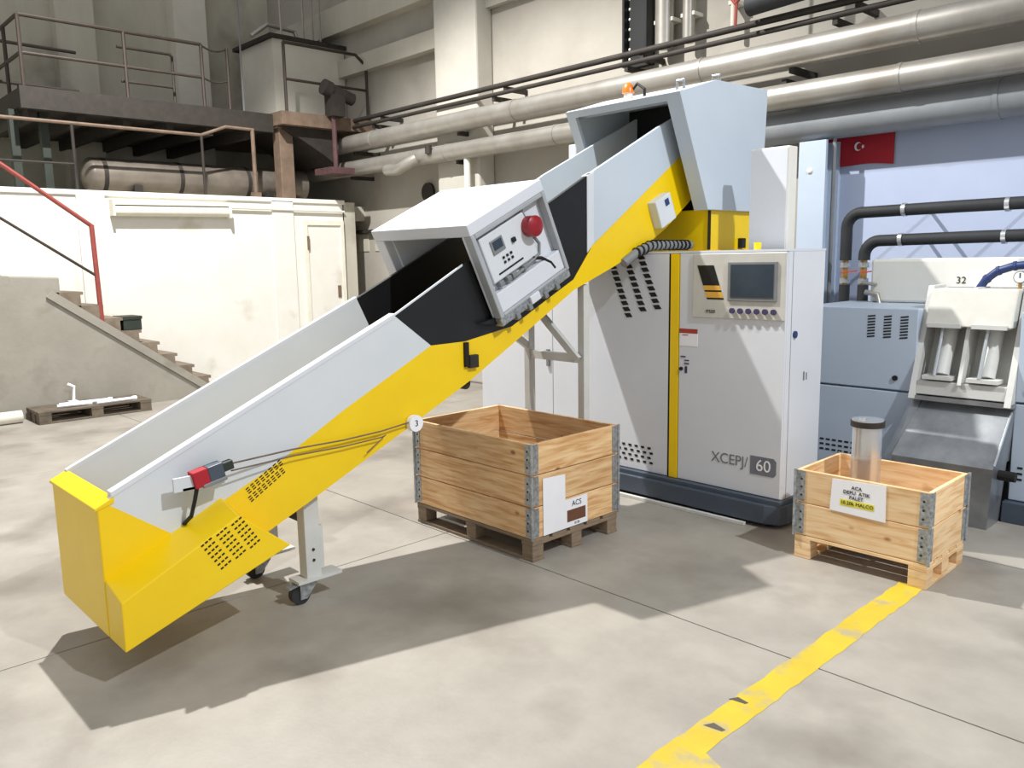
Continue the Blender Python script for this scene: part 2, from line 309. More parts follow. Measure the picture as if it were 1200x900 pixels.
# plant room railing
rr_ = thing('plant_room_railing', (-12.12, 7.4, 4.2), 'brown steel railing in front of the boxed plant room', 'railing')
X = -12.12
for y in (6.68, 8.2): build('post', MB().tube([(X, y, 4.18), (X, y, 5.25)], .026, 8), 'railbrown', rr_)
build('rail', MB().tube([(X, 6.68, 5.25), (X, 8.0, 5.25), (X, 8.2, 5.1)], .026, 8), 'railbrown', rr_)
build('rail', MB().tube([(X, 6.68, 4.7), (X, 8.2, 4.7)], .022, 8), 'railbrown', rr_)
mt = thing('pump_motor', (-11.95, 7.5, 4.2), 'dark motor hanging on the plant room platform edge', 'motor')
build('casing', MB().tube([(-11.95, 7.35, 4.60), (-11.95, 7.8, 4.48)], .10, 16), 'darksteel', mt, smooth=True)
build('end_bell', MB().tube([(-11.95, 7.25, 4.63), (-11.95, 7.38, 4.59)], .125, 16), 'darksteel', mt, smooth=True)
build('mount', MB().box(-12.09, -11.86, 7.35, 7.6, 4.18, 4.6), 'darksteel', mt)
build('drain_pipe', MB().tube([(-11.95, 7.42, 4.2), (-11.95, 7.42, 3.3)], .04, 8), 'motorred', mt)
build('flange', MB().box(-12.25, -11.75, 7.2, 7.65, 3.26, 3.36), 'motorred', mt)
# lower railing on the low wall
lr = thing('lower_railing', (-12.33, 4.3, 2.84), 'thin pale handrail on top of the low white wall', 'railing')
X = -12.33
build('rail', MB().tube([(X, 1.5, 3.76), (X, 5.36, 3.755), (X, 5.75, 3.91), (X, 6.2, 3.905)], .024, 8), 'rust', lr)
for y in (3.58, 5.36): build('post', MB().tube([(X, y, 2.8), (X, y, 3.75)], .022, 8), 'darksteel', lr)
build('post', MB().tube([(X, 6.18, 2.8), (X, 6.18, 3.9)], .032, 8), 'rust', lr)
build('post_foot', MB().box(X-.06, X+.06, 6.12, 6.24, 2.83, 2.95), 'rust', lr)
build('rail', MB().tube([(X, 1.5, 3.22), (X, 3.58, 3.22)], .016, 8), 'darksteel', lr)
tk = thing('horizontal_tank', (-13.05, 5.4, 2.8), 'weathered metal tank lying along the mezzanine floor', 'tank')
build('shell', MB().tube([(-13.05, 3.98, 3.16), (-13.05, 4.1, 3.16), (-13.05, 7.4, 3.16)], .25, 24), 'darktank', tk, smooth=True)
build('end_cap', MB().dome((-13.05, 3.98, 3.16), (0, -1, 0), .25, .12, 24), 'darktank', tk, smooth=True)
for y in (4.5, 6.6): build('cradle', MB().box(-13.3, -12.8, y, y+.12, 2.8, 3.02), 'darksteel', tk)
for y in (4.1, 5.2, 6.3): build('strap', MB().tube([(-13.05, y, 3.16), (-13.05, y+.06, 3.16)], .256, 24), 'darksteel', tk, smooth=True)
ff = thing('fluorescent_fitting', (-12.17, 4.77, 2.6), 'long white fluorescent batten on the whitewashed wall', 'lamp')
build('housing', MB().px([(3.951, 2.74), (5.589, 2.745), (5.589, 2.70), (3.951, 2.68)], -12.2, -12.05), 'fluor', ff)
build('diffuser', MB().tube([(-12.11, 3.94, 2.60), (-12.11, 5.60, 2.62)], .075, 14), 'fluor', ff, smooth=True)
for y in (3.92, 5.59): build('end_plate', MB().box(-12.2, -12.03, y, y+.03, 2.53, 2.75), 'fluor', ff)
build('conduit', MB().tube([(-12.155, 5.60, 2.69), (-12.155, 7.66, 2.68)], .018, 8), 'fluor', ff)
# stairs
st = thing('concrete_stairs', (-11.75, 3.4, 0), 'old concrete stairs descending along the whitewashed wall', 'stairs')
build('side_wall', MB().px([(-1.5, 0), (4.86, 0), (4.78, .07), (2.86, 1.51), (2.55, 1.66), (-1.5, 1.70)], -11.42, -11.3), 'stairconc', st)
build('stringer', MB().px([(2.8, 1.48), (2.88, 1.55), (4.9, .06), (4.78, .03)], -11.45, -11.27), 'stairconc', st)
build('landing', MB().px([(-1.5, 1.5), (2.5, 1.5), (2.5, 1.74), (-1.5, 1.74)], -12.2, -11.345), 'stairconc', st)
build('landing_block', MB().px([(2.42, 1.5), (2.98, 1.38), (2.98, 1.72), (2.42, 1.75)], -12.2, -11.34), 'stairconc', st, bevel=.02)
for k in range(9):
    y0 = 2.98+.225*k; zt = 1.53-.178*k
    build('step', MB().px([(y0-.1, zt-.2), (y0+.225, zt-.2), (y0+.225, zt-.04), (y0+.26, zt-.04), (y0+.26, zt), (y0-.1, zt)], -12.158, -11.34), 'stepstone', st)
hr = thing('red_handrail', (-11.36, 3.4, 1.2), 'red handrail with one post on the concrete stairs', 'handrail')
build('rail', MB().tube([(-11.36, 1.5, 3.80), (-11.36, 3.44, 2.34)], .028, 8), 'railred', hr)
build('post', MB().tube([(-11.36, 3.42, 2.36), (-11.36, 3.44, 1.1)], .032, 8), 'railred', hr)
build('mid_rail', MB().tube([(-11.36, 1.5, 3.08), (-11.36, 3.43, 1.72)], .018, 8), 'railbrown', hr)
gb = thing('green_crate', (-11.5, 3.78, 1.0), 'dark green plastic box standing on the stairs', 'box')
build('body', MB().box(-11.72, -11.36, 3.70, 3.935, .994, 1.16), 'dkgreen', gb, bevel=.01); build('rim', MB().box(-11.73, -11.35, 3.692, 3.943, 1.14, 1.18), 'dkgreen', gb)

# ================================================================== pallets, pipes on the floor left
def pallet(name, x0, x1, y0, y1, h, m, label, along='x', nb=(3, 3), top=5, group=None, bottom=True, blk=.1, full_block=False):
    """deck boards run along the long axis; stringer boards across; blocks below"""
    t = thing(name, ((x0+x1)/2, (y0+y1)/2, 0), label, 'pallet', group)
    d = .022
    cx = [x0 + (x1-x0-blk)*i/(nb[0]-1) for i in range(nb[0])]; cy = [y0 + (y1-y0-blk)*j/(nb[1]-1) for j in range(nb[1])]
    for i in range(nb[0]):
        for j in range(nb[1]):
            build('block', MB().box(cx[i]+.003, cx[i]+blk-.003, cy[j]+.002, cy[j]+blk-.002, d if bottom else 0, h-2*d), m, t, bevel=.004)
    if along == 'x':
        for i in range(nb[0]): build('stringer_board', MB().box(cx[i], cx[i]+blk, y0, y1, h-2*d, h-d), m, t, bevel=.003)
        if bottom:
            for j in range(nb[1]): build('bottom_board', MB().box(x0, x1, cy[j], cy[j]+blk, 0, d), m, t, bevel=.003)
        g = (y1-y0)/top
        for k in range(top): build('deck_board', MB().box(x0, x1, y0+g*k+(.0 if k == 0 else .015), y0+g*(k+1)-(.0 if k == top-1 else .015), h-d, h), m, t, bevel=.003)
    else:
        for j in range(nb[1]): build('stringer_board', MB().box(x0, x1, cy[j], cy[j]+blk, h-2*d, h-d), m, t, bevel=.003)
        if bottom:
            for i in range(nb[0]): build('bottom_board', MB().box(cx[i], cx[i]+blk, y0, y1, 0, d), m, t, bevel=.003)
        g = (x1-x0)/top
        for k in range(top): build('deck_board', MB().box(x0+g*k+(0 if k == 0 else .015), x0+g*(k+1)-(0 if k == top-1 else .015), y0, y1, h-d, h), m, t, bevel=.003)
    return t
pallet('old_pallet', -11.27, -10.72, 2.45, 3.75, .15, 'woodgrey', 'dark weathered pallet on the floor below the concrete stairs', along='y', top=4, blk=.14)
fp = build('floor_pipe', MB().tube([(-11.1, -1.0, .075), (-11.1, 2.36, .075)], .075, 16), 'pierpaint', smooth=True, label='thick white pipe lying on the floor against the stair wall', cat='pipe')
for k, (a, b) in enumerate((((-11.0, 2.75, .171), (-10.95, 3.35, .171)), ((-10.9, 2.7, .171), (-10.85, 3.08, .171)), ((-10.8, 3.12, .171), (-10.82, 3.6, .171)))):
    lab = ('longer thin white rod lying toward the back of the dark pallet', 'short thin white rod on the dark pallet end nearest the floor pipe', 'thin white rod on the dark pallet crossing toward the stair foot')[k]
    rd = thing('white_rod', Vector(a), lab, 'rod', 'rods on the dark pallet')
    build('bar', MB().tube([a, b], .022, 8), 'paper', rd); build('end_collar', MB().tube([Vector(b)-(Vector(b)-Vector(a)).normalized()*.05, b], .03, 8), 'paper', rd)
sc = thing('bent_bracket', (-11.05, 2.95, .15), 'white bent bracket sticking up from the dark pallet', 'bracket')
build('foot', MB().box(-11.22, -11.06, 2.9, 3.0, .149, .18), 'paper', sc); build('arm', MB().tube([(-11.13, 2.95, .17), (-11.13, 2.97, .36), (-11.13, 2.90, .40)], .018, 6), 'paper', sc)

# ================================================================== wall pipes
def wpipe(name, z, y, r, x0, x1, label, m='alu', bands=(), hang=(), over=()):
    t = thing(name, (x1, y, z-r), label, 'pipe', None)
    build('cladding', MB().tube([(x0+(x1-x0)*k/8, y, z) for k in range(9)], r, 24), m, t, smooth=True)
    for b in bands: build('band', MB().tube([(b, y, z), (b+.04, y, z)], r+.006, 24), m, t, smooth=True)
    for b in hang:
        build('bracket', MB().box(b, b+.05, y, 8.3, z-r-.05, z-r+.01), 'darksteel', t)
    for b in over: build('bracket', MB().box(b, b+.05, y, 8.3, z+r-.01, z+r+.05), 'darksteel', t)
    return t
wpipe('insulated_pipe', 3.79, 7.8, .135, -13.9, 3, 'upper thick silver clad pipe along the wall', bands=(-11.4, -8.1, -5.2, -3.0, -1.2), hang=(-12.0, -9.3, -6.6, -4.2, -1.0))
wpipe('insulated_pipe', 3.395, 7.85, .125, -13.9, 3, 'lower thick silver clad pipe along the wall', bands=(-9.6, -7.4, -5.0, -3.15, -1.7), hang=(-12.2, -9.4, -6.7), over=(-4.3, -1.1))
wpipe('insulated_duct', 3.13, 8.08, 0.17, -5.2, 3, 'wide grey round duct tucked below the silver pipes', m='duct', bands=(-2.4,), hang=(-4.5, -1.2))
wpipe('thin_pipe', 4.06, 7.85, .028, -12.07, 3, 'lower thin dark pipe above the silver pipes', m='darksteel', hang=(-11.5, -8.6, -6.3, -3.8))
wpipe('thin_pipe', 4.17, 7.88, .035, -12.07, 3, 'upper thin dark pipe above the silver pipes', m='darksteel', hang=(-11.3, -8.4, -6.1, -3.6))
el = thing('pipe_elbow_stub', (-10.0, 7.85, 3.2), 'grey stub with valve hanging under the lower silver pipe', 'pipe')
build('elbow', MB().tube([(-10.15, 7.7, 3.36), (-10.25, 7.6, 3.28), (-10.5, 7.6, 3.22), (-10.8, 7.62, 3.24)], .085, 14), 'alu', el, smooth=True)
build('valve', MB().tube([(-9.85, 7.70, 3.40), (-9.85, 7.70, 3.52)], .05, 12), 'darksteel', el)
build('drop_leg', MB().tube([(-9.15, 7.85, 3.3), (-9.15, 7.85, 2.7)], .05, 12), 'pierpaint', el)
cl = thing('cable_ladder', (-6.37, 8.2, 4.1), 'black vertical cable ladder with pale rivets on the wall', 'cable ladder')
build('tray', MB().box(-6.54, -6.2, 8.2, 8.29, 4.1, 9), 'blackdark', cl)
for x in (-6.55, -6.22): build('side_rail', MB().box(x, x+.03, 8.12, 8.29, 4.1, 9), 'black', cl)
repeat('rivet', MB().dome((-6.5, 8.2, 4.2), (0, -1, 0), .018, .012, 8, 3), 'fluor', [(-6.5, 8.2, 4.2+.115*k) for k in range(9)], cl, (-6.5, 8.2, 4.2))
for (x, r, lab) in ((-5.95, .11, 'thick grey vertical pipe beside the black cable ladder'), (-5.62, .07, 'slimmer grey vertical pipe right of the thick one'), (-5.05, .03, 'thin pale vertical conduit on the limewashed wall')):
    t = thing('vertical_pipe', (x, 8.15, 4.2), lab, 'pipe')
    build('shaft', MB().tube([(x, 8.15, 4.22), (x, 8.15, 9)], r, 14), 'alu' if r > .05 else 'pierpaint', t, smooth=True); build('clip', MB().box(x-r-.02, x+r+.02, 8.12, 8.3, 4.5, 4.54), 'pierpaint', t)
bp = thing('black_pipe_bundle', (-3.7, 7.6, 4.3), 'black lagged pipe hung above the silver pipes', 'pipe')
build('lagging', MB().tube([(-4.6, 7.7, 4.30), (-3.9, 7.7, 4.33), (3, 7.7, 4.33)], .10, 14), 'pipeblack', bp, smooth=True)
build('hanger', MB().box(-4.3, -4.26, 7.66, 7.74, 4.36, 9), 'darksteel', bp)
rc = thing('red_valve_chain', (-4.62, 7.65, 4.1), 'thin red chain hanging above the silver pipes', 'chain')
build('links', MB().tube([(-4.70, 7.62, 4.12), (-4.69, 7.62, 4.4), (-4.71, 7.62, 9)], .016, 6), 'railred', rc); build('hook', MB().tube([(-4.66, 7.62, 4.38), (-4.70, 7.62, 4.32), (-4.74, 7.62, 4.38)], .02, 6), 'railred', rc)
# flag
fg = thing('red_flag', (-3.68, 8.27, 2.7), 'small red flag with white crescent and star on the wall', 'flag')
nx = 14; V = []; Fc = []
for j in range(2):
    for i in range(nx+1):
        u = i/nx; x = -4.05+.72*u
        V.append((x, 8.272-.006*(1+math.sin(u*9)), (2.72-.025*u-.01*math.sin(u*7)) if j == 0 else 3.03-.03*u))
for i in range(nx): Fc.append((i, i+1, nx+2+i, nx+1+i))
fo = build('cloth', MB().poly(V, Fc), 'flagred', fg); sm = fo.modifiers.new('solid', 'SOLIDIFY'); sm.thickness = .004
cr = [(math.cos(a)*.042, math.sin(a)*.042) for a in [R(40+280*k/16) for k in range(17)]] + [(.012+math.cos(a)*.033, math.sin(a)*.033) for a in [R(310-260*k/16) for k in range(17)]]
build('crescent', MB().py([(-3.68+x*.8, 2.885+z) for x, z in cr], 8.252, 8.262), 'paper', fg)
stp = [((.022 if k % 2 == 0 else .009)*math.cos(R(180+36*k)), (.022 if k % 2 == 0 else .009)*math.sin(R(180+36*k))) for k in range(10)]
build('star', MB().py([(-3.63+x*.8, 2.88+z) for x, z in stp], 8.252, 8.262), 'paper', fg)

# ================================================================== conveyor
NX, FX = -3.80, -4.50          # near and far side planes
cv = thing('inclined_conveyor', (-4.15, 2.13, 0), 'yellow and light grey inclined belt conveyor rising from the floor to the machine', 'conveyor')
def sides(name, pl, m, th=.028, bevel=0., plf=None, labels=(None, None)):
    a = build(name, MB().px(pl, NX-th, NX), m, cv, bevel=bevel, label=labels[0])
    b = build(name, MB().px(plf or pl, FX, FX+th), m, cv, bevel=bevel, label=labels[1])
    return a, b
lowp = [(1.10, .80), (1.119, .839), (2.69, 1.543), (2.943, 1.352), (2.318, 1.045), (1.95, .845), (1.383, .586)]
lowf = [(1.10, .80), (1.119, .822), (2.88, 1.614), (2.967, 1.433), (2.943, 1.352), (1.383, .586)]
sides('side_panel', lowp, 'panel', plf=lowf, labels=('light grey lower side panel', 'light grey lower side panel'))
# bright folded top flange
for (x0, x1, pl, e) in ((NX-.05, NX+.004, lowp, (2.69, 1.543)), (FX-.004, FX+.03, lowf, (2.88, 1.614))):
    y0, z0 = pl[1]; y1, z1 = e
    build('top_flange', MB().px([(y0, z0-.012), (y1, z1-.012), (y1, z1+.012), (y0, z0+.012)], x0, x1), 'white', cv)
blk = [(2.69, 1.543), (3.09, 1.755), (3.6, 2.02), (4.372, 2.42), (4.372, 1.91), (4.217, 1.731), (4.19, 1.70), (3.602, 1.42), (3.206, 1.355), (2.943, 1.352)]
blf = [(2.88, 1.614), (3.6, 1.965), (4.2, 2.26), (4.2, 1.75), (3.602, 1.42), (3.206, 1.355), (2.943, 1.352), (2.967, 1.433)]
sides('black_side_panel', blk, 'black', plf=blf, labels=('black plastic side panel through the tunnel', 'black plastic side panel through the tunnel'))
build('black_panel_edge', MB().px([(2.69, 1.540), (3.2, 1.81), (3.2, 1.822), (2.69, 1.552)], NX-.006, NX+.002), 'white', cv)
upn = [(4.372, 2.42), (5.15, 2.80), (5.75, 3.06), (5.75, 2.80), (5.4, 2.59), (4.372, 1.92)]
upf = [(4.2, 2.26), (4.611, 2.479), (5.263, 2.78), (5.75, 3.0), (5.75, 2.80), (4.2, 1.8)]
sides('upper_side_panel', upn, 'hood', plf=upf, labels=('pale upper side panel entering the hood',)*2)
build('panel_end_post', MB().px([(4.33, 2.40), (4.40, 2.43), (4.40, 1.95), (4.33, 1.88)], NX-.05, NX+.006), 'panel', cv)
beam = [(1.383, .586), (1.95, .845), (2.318, 1.045), (2.943, 1.352), (3.206, 1.355), (3.602, 1.42), (4.19, 1.70), (4.217, 1.731), (4.37, 1.916), (5.4, 2.59), (5.6, 2.70),
        (5.6, 2.3), (5.25, 2.06), (5.03, 1.945), (4.63, 1.781), (4.2, 1.63), (3.678, 1.345), (3.25, 1.115), (2.894, .95), (2.082, .584), (1.7, .42), (1.074, .18), (1.074, .441)]
sides('side_beam', beam, 'yellow', th=.03, labels=('yellow side beam', 'yellow side beam'))
# yellow hopper end
tri = [(1.06, .785), (1.10, .80), (1.383, .586), (1.074, .441), (1.06, .441)]
sides('hopper_cheek', tri, 'yellow', th=.03)
build('hopper_end', MB().box(FX+.002, NX-.002, 1.056, 1.085, .185, .785), 'yellow', cv, bevel=.004)
build('hopper_lip', MB().px([(1.045, .775), (1.13, .80), (1.13, .83), (1.045, .79)], FX-.005, NX+.005), 'yellow', cv, bevel=.004)
build('hopper_floor', MB().px([(1.07, .18), (1.7, .42), (2.082, .584), (2.082, .61), (1.7, .45), (1.07, .21)], FX+.032, NX-.032), 'yellow', cv)
build('end_sticker', MB().poly([(-4.25, 1.058, .70), (-4.19, 1.058, .70), (-4.19, 1.058, .63), (-4.25, 1.058, .63)], [(0, 1, 2, 3)]), 'paper', cv, label='small white sticker')
# motor cover
ci = [(1.06, .178), (1.87, .46), (1.75, .56), (1.62, .72), (1.06, .455)]
co = [(1.06, .178), (1.87, .46), (1.75, .56), (1.613, .67), (1.06, .405)]
mc = build('motor_cover', MB().loft([(NX-.01, y, z) for y, z in ci], [(-3.6, y, z) for y, z in co]), 'yellow', cv, bevel=.006, label='yellow boxed motor cover with vent grilles')
def slots(parent, x, o, du, dv, nu, nv, su, sv):
    mb = MB()
    for i in range(nu):
        for j in range(nv):
            y = o[0]+du[0]*i+dv[0]*j; z = o[1]+du[1]*i+dv[1]*j
            mb.ob((x, y, z), (0, su[0], su[1]), (0, sv[0], sv[1]), (1, 0, 0), (-.5, .5), (-.5, .5), (-.001, .002))
    o_ = build('vent_grille', mb, 'darkslot', parent); o_['kind'] = 'stuff'
ua = (.89, .45); un = (-.45, .89)
for k in range(3):
    slots(mc, -3.6, (1.43+.075*k, .572+.032*k), (.014, -.022), (.019, .011), 7, 3, (.013, .007), (.004, -.007))
for k in range(2):
    slots(cv, NX, (1.755+.01*k, .735-.045*k), (.0255, .0155), (.007, -.011), 8, 3, (.016, .010), (.003, -.005))
# belt and cleats
bl = [(1.12, .30), (2.08, .70), (2.9, 1.08), (3.6, 1.38), (4.2, 1.70), (5.6, 2.42)]
belt = build('belt', MB().px(bl+[(y, z-.08) for y, z in bl[::-1]], FX+.03, NX-.03), 'belt', cv, label='dark conveyor belt')
for k in range(12):
    t = k/12; y = 1.35+4.1*t
    z = next(bl[i][1]+(bl[i+1][1]-bl[i][1])*(y-bl[i][0])/(bl[i+1][0]-bl[i][0]) for i in range(5) if bl[i][0] <= y <= bl[i+1][0])
    build('cleat', MB().ob((0, y, z), (1, 0, 0), (0, ua[0], ua[1]), (0, un[0], un[1]), (FX+.05, NX-.05), (-.01, .01), (-.01, .05)), 'belt', belt)
# front legs with casters
for x in (-3.90, -4.43):
    lg = build('leg', MB().box(x-.04, x+.04, 2.09, 2.18, .14, .66), 'frame', cv, bevel=.004)
    build('foot_plate', MB().box(x-.055, x+.055, 2.03, 2.30, .125, .142), 'frame', lg)
    build('height_slide', MB().box(x-.02, x+.03, 2.18, 2.205, .18, .42), 'frame', lg)
    build('bolt', MB().tube([(x+.04, 2.135, .30), (x+.046, 2.135, .30)], .008, 8), 'darksteel', lg); build('bolt', MB().tube([(x+.04, 2.135, .24), (x+.046, 2.135, .24)], .008, 8), 'darksteel', lg)
    cst = build('caster', MB().tube([(x-.025, 2.06, .055), (x+.02, 2.06, .055)], .055, 20), 'tyre', cv, smooth=True)
    build('fork', MB().px([(2.05, .03), (2.09, .03), (2.15, .10), (2.15, .128), (2.05, .128)], x+.022, x+.03).px([(2.05, .03), (2.09, .03), (2.15, .10), (2.15, .128), (2.05, .128)], x-.036, x-.028).box(x-.036, x+.03, 2.06, 2.15, .115, .128), 'steel', cst)
    build('brake_pedal', MB().px([(1.99, .10), (2.06, .112), (2.06, .124), (1.99, .112)], x-.03, x+.025), 'steel', cst)
build('cross_bar', MB().box(-4.40, -3.93, 2.11, 2.16, .44, .50), 'darksteel', cv)
# rear leg frame
for x in (-3.86, -4.41):
    build('rear_leg', MB().box(x-.03, x+.03, 4.33, 4.39, .03, 1.66), 'frame', cv, bevel=.004)
    build('rear_foot', MB().box(x-.06, x+.06, 4.29, 4.43, .0, .03), 'frame', cv)
build('rear_cross_bar', MB().box(-4.41, -3.86, 4.34, 4.38, 1.10, 1.16), 'frame', cv)
build('brace', MB().bar((-4.36, 4.30, 1.56), (-3.86, 4.30, 1.13), .035, .05), 'frame', cv)
build('brace', MB().bar((-4.41, 4.36, 1.18), (-4.41, 3.95, 1.45), .035, .05), 'frame', cv)
# mid latch, small motor under the beam
build('latch', MB().box(NX, NX+.02, 3.19, 3.22, 1.20, 1.35), 'darkslot', cv); build('latch_box', MB().box(NX, NX+.03, 3.22, 3.29, 1.19, 1.27), 'darksteel', cv, bevel=.004)
build('drive_motor', MB().tube([(-3.84, 3.24, 1.085), (-4.1, 3.24, 1.085)], .035, 14), 'darksteel', cv, smooth=True)
# pull switch and cord
sw = build('switch_bracket', MB().box(NX, NX+.10, 1.40, 1.60, .815, .827).box(NX+.085, NX+.10, 1.36, 1.46, .815, .88), 'panel', cv)
sx_ = NX+.09
def swb(name, x, a, n, m, par, bv, label=None): return build(name, MB().ob((sx_, 1.50, .87), (1, 0, 0), (0, .98, .19), (0, -.19, .98), x, a, n), m, par, bevel=bv, label=label)
psw = swb('pull_switch', (-.032, .032), (-.055, .02), (-.045, .035), 'flagred', cv, .005, 'red emergency pull cord switch')
swb('switch_body', (-.03, .03), (.02, .095), (-.035, .035), 'plinth', psw, .003)
swb('switch_head', (-.02, .02), (.095, .15), (-.02, .025), 'dkgreen', psw, .005)
swb('switch_lid', (-.034, .034), (-.02, .10), (-.055, -.035), 'greyplastic', psw, .005)
build('switch_cable', MB().tube([(sx_, 1.47, .82), (sx_, 1.455, .76), (sx_-.02, 1.44, .68), (NX, 1.43, .63)], .010, 8), 'blackdark', psw)
cordp = [(sx_, 1.64, .90), (NX+.04, 2.0, .90), (NX+.03, 2.3, .895), (NX+.03, 2.55, .905), (NX+.03, 2.78, .93)]
build('pull_cord', MB().tube(cordp, .0045, 6), 'rust', cv); build('pull_cord', MB().tube([(p[0], p[1], p[2]-.035) for p in cordp[:4]]+[(NX+.03, 2.58, .88), (NX+.03, 2.45, .80)], .004, 6), 'rust', cv)
dsc = build('cord_pulley', MB().tube([(NX+.01, 2.785, .915), (NX+.045, 2.785, .915)], .048, 24), 'paper', cv, label='white round cord pulley disc marked 3')
text('pulley_number', '3', .05, (NX+.0465, 2.785, .915), (0, 1, 0), (0, 0, 1), 'ink', dsc)
# upper junction box, cables
jb = build('junction_box', MB().ob((NX+.005, 5.14, 2.20), (1, 0, 0), (0, .9, .43), (0, -.43, .9), (-.03, .07), (-.10, .10), (-.12, .09)), 'panel', cv, bevel=.008, label='pale grey junction box with blue mark')
build('blue_mark', MB().ob((NX+.075, 5.15, 2.24), (1, 0, 0), (0, .9, .43), (0, -.43, .9), (0, .003), (-.02, .03), (-.02, .03)), 'blue', jb)
hose = [(NX+.01, 4.72, 1.80), (NX+.03, 4.86, 1.88), (NX+.04, 5.0, 1.925), (NX+.05, 5.2, 1.93), (NX+.05, 5.5, 1.93)]
hc = build('corrugated_hose', MB().tube(hose, .035, 10), 'greyplastic', cv, smooth=True)
repeat('hose_ring', MB().tube([(0, -.008, 0), (0, .008, 0)], .042, 10), 'blackdark', [(NX+.03+.002*k, 4.84+.05*k, min(1.93, 1.872+.017*k)) for k in range(13)], hc, (0, 0, 0))
# ================================================================== detector tunnel around the belt
th = R(25.5); A = (0, math.cos(th), math.sin(th)); N = (0, -math.sin(th), math.cos(th)); XA = (1, 0, 0)
TO = (0, 3.422, 1.481); TL, TH = .69, .625; TN, TF = -3.70, -4.69
tu = thing('detector_tunnel', (-4.19, 3.7, 1.45), 'white box tunnel with a control recess straddling the conveyor belt', 'detector')
def tb(name, x, a, n, m, par=tu, bevel=.006, label=None): return build(name, MB().ob(TO, XA, A, N, x, a, n), m, par, bevel=bevel, label=label)
tb('top_panel', (TF, TN), (0, TL), (TH-.075, TH), 'white')
tb('far_wall', (TF, TF+.1), (0, TL), (-.02, TH-.075), 'white')
nw = tb('near_wall', (TN-.085, TN-.065), (0, TL), (0, TH-.075), 'white')
tb('recess_rim', (TN-.065, TN), (0, .035), (0, TH-.075), 'rimgrey', nw); tb('recess_rim', (TN-.065, TN), (TL-.03, TL), (0, TH-.075), 'rimgrey', nw)
tb('recess_rim', (TN-.065, TN), (.035, TL-.03), (0, .02), 'rimgrey', nw); tb('recess_rim', (TN-.065, TN), (.035, TL-.03), (TH-.105, TH-.075), 'rimgrey', nw)
tb('ceiling_liner', (TF+.1, TN-.085), (.03, TL-.03), (TH-.09, TH-.075), 'panel')
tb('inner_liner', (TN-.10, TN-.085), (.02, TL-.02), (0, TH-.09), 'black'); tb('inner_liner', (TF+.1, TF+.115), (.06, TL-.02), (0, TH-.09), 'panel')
tb('lower_ledge', (TN-.065, TN-.012), (.035, TL-.03), (.02, .15), 'white', nw)
tb('lower_rail', (TN-.085, TN-.01), (.0, TL), (-.055, 0), 'steel')
for a in (.12, .24, .40, .52): tb('cable_gland', (TN-.05, TN+.005), (a, a+.035), (-.075, -.03), 'greyplastic')
tb('gland_box', (TN-.04, TN+.012), (.27, .36), (-.045, .01), 'white')
cu_ = tb('control_unit', (TN-.066, TN-.03), (.07, .50), (.20, .50), 'panel', bevel=.01)
tb('display', (TN-.03, TN-.022), (.14, .25), (.36, .45), 'greyplastic', cu_, bevel=.003)
tb('display_glass', (TN-.023, TN-.02), (.155, .235), (.385, .44), 'screen', cu_, bevel=.0)
tb('selector_knob', (TN-.03, TN-.012), (.315, .345), (.365, .395), 'blackdark', cu_, bevel=.004)
for i in range(3):
    for j in range(2): tb('push_button', (TN-.03, TN-.02), (.20+.035*i, .215+.035*i), (.31-.03*j, .325-.03*j), 'darkslot', cu_, bevel=.002)
tb('legend_strip', (TN-.03, TN-.026), (.13, .36), (.235, .245), 'darkslot', cu_, bevel=0)
for a in (.10, .17, .22, .33): tb('cable_entry', (TN-.055, TN-.015), (a, a+.04), (.165, .20), 'greyplastic', cu_)
def tp(x, a, n): return Vector(TO)+Vector(XA)*x+Vector(A)*a+Vector(N)*n
lp = build('warning_beacon', MB().tube([tp(TN-.066, .49, .385), tp(TN-.03, .49, .385)], .058, 18), 'greyplastic', tu, smooth=True)
build('lens', MB().tube([tp(TN-.03, .49, .395), tp(TN+.035, .49, .395), tp(TN+.055, .49, .395)], .07, 20, rs=[.066, .066, .03]), 'red', lp, smooth=True, label='red beacon lens')
build('beacon_lead', MB().tube([tp(TN-.04, .49, .46), tp(TN-.04, .48, .52)], .012, 8), 'greyplastic', lp)
build('cable', MB().tube([tp(TN-.035, .50, .34), tp(TN-.03, .53, .26), tp(TN-.03, .50, .20), tp(TN-.03, .40, .185), tp(TN-.03, .25, .17)], .011, 8), 'greyplastic', tu)
build('cable', MB().tube([tp(TN-.035, .44, .20), tp(TN-.02, .50, .17), tp(TN-.02, .56, .11), tp(TN-.02, .58, .06)], .012, 8), 'darkslot', tu)
build('drip_plate', MB().px([(3.30, 1.46), (3.48, 1.50), (3.56, 1.44), (3.54, 1.43)], TN-.12, TN-.06), 'black', tu)

# ================================================================== feed hood on the machine
hd = thing('feed_hood', (-4.13, 5.9, 1.88), 'pale grey sheet metal hood over the conveyor head on a yellow adaptor', 'hood')
HN, HF = -3.58, -4.69
F1, PK, BK, BB, BF = (5.094, 3.016), (5.565, 3.154), (6.32, 3.17), (6.26, 2.193), (5.483, 2.193)
prof = [F1, PK, BK, BB, BF]
build('side_plate', MB().px(prof, HN-.03, HN), 'hood', hd, bevel=.004); build('side_plate', MB().px(prof, HF, HF+.03), 'hood', hd, bevel=.004)
build('top_plate', MB().px([F1, PK, BK, (BK[0], BK[1]-.03), (PK[0], PK[1]-.03), (F1[0]+.02, F1[1]-.03)], HF+.03, HN-.03), 'white', hd)
build('back_plate', MB().px([(BK[0]-.03, BK[1]-.03), BK, BB, (BB[0]-.03, BB[1])], HF+.03, HN-.03), 'hood', hd)
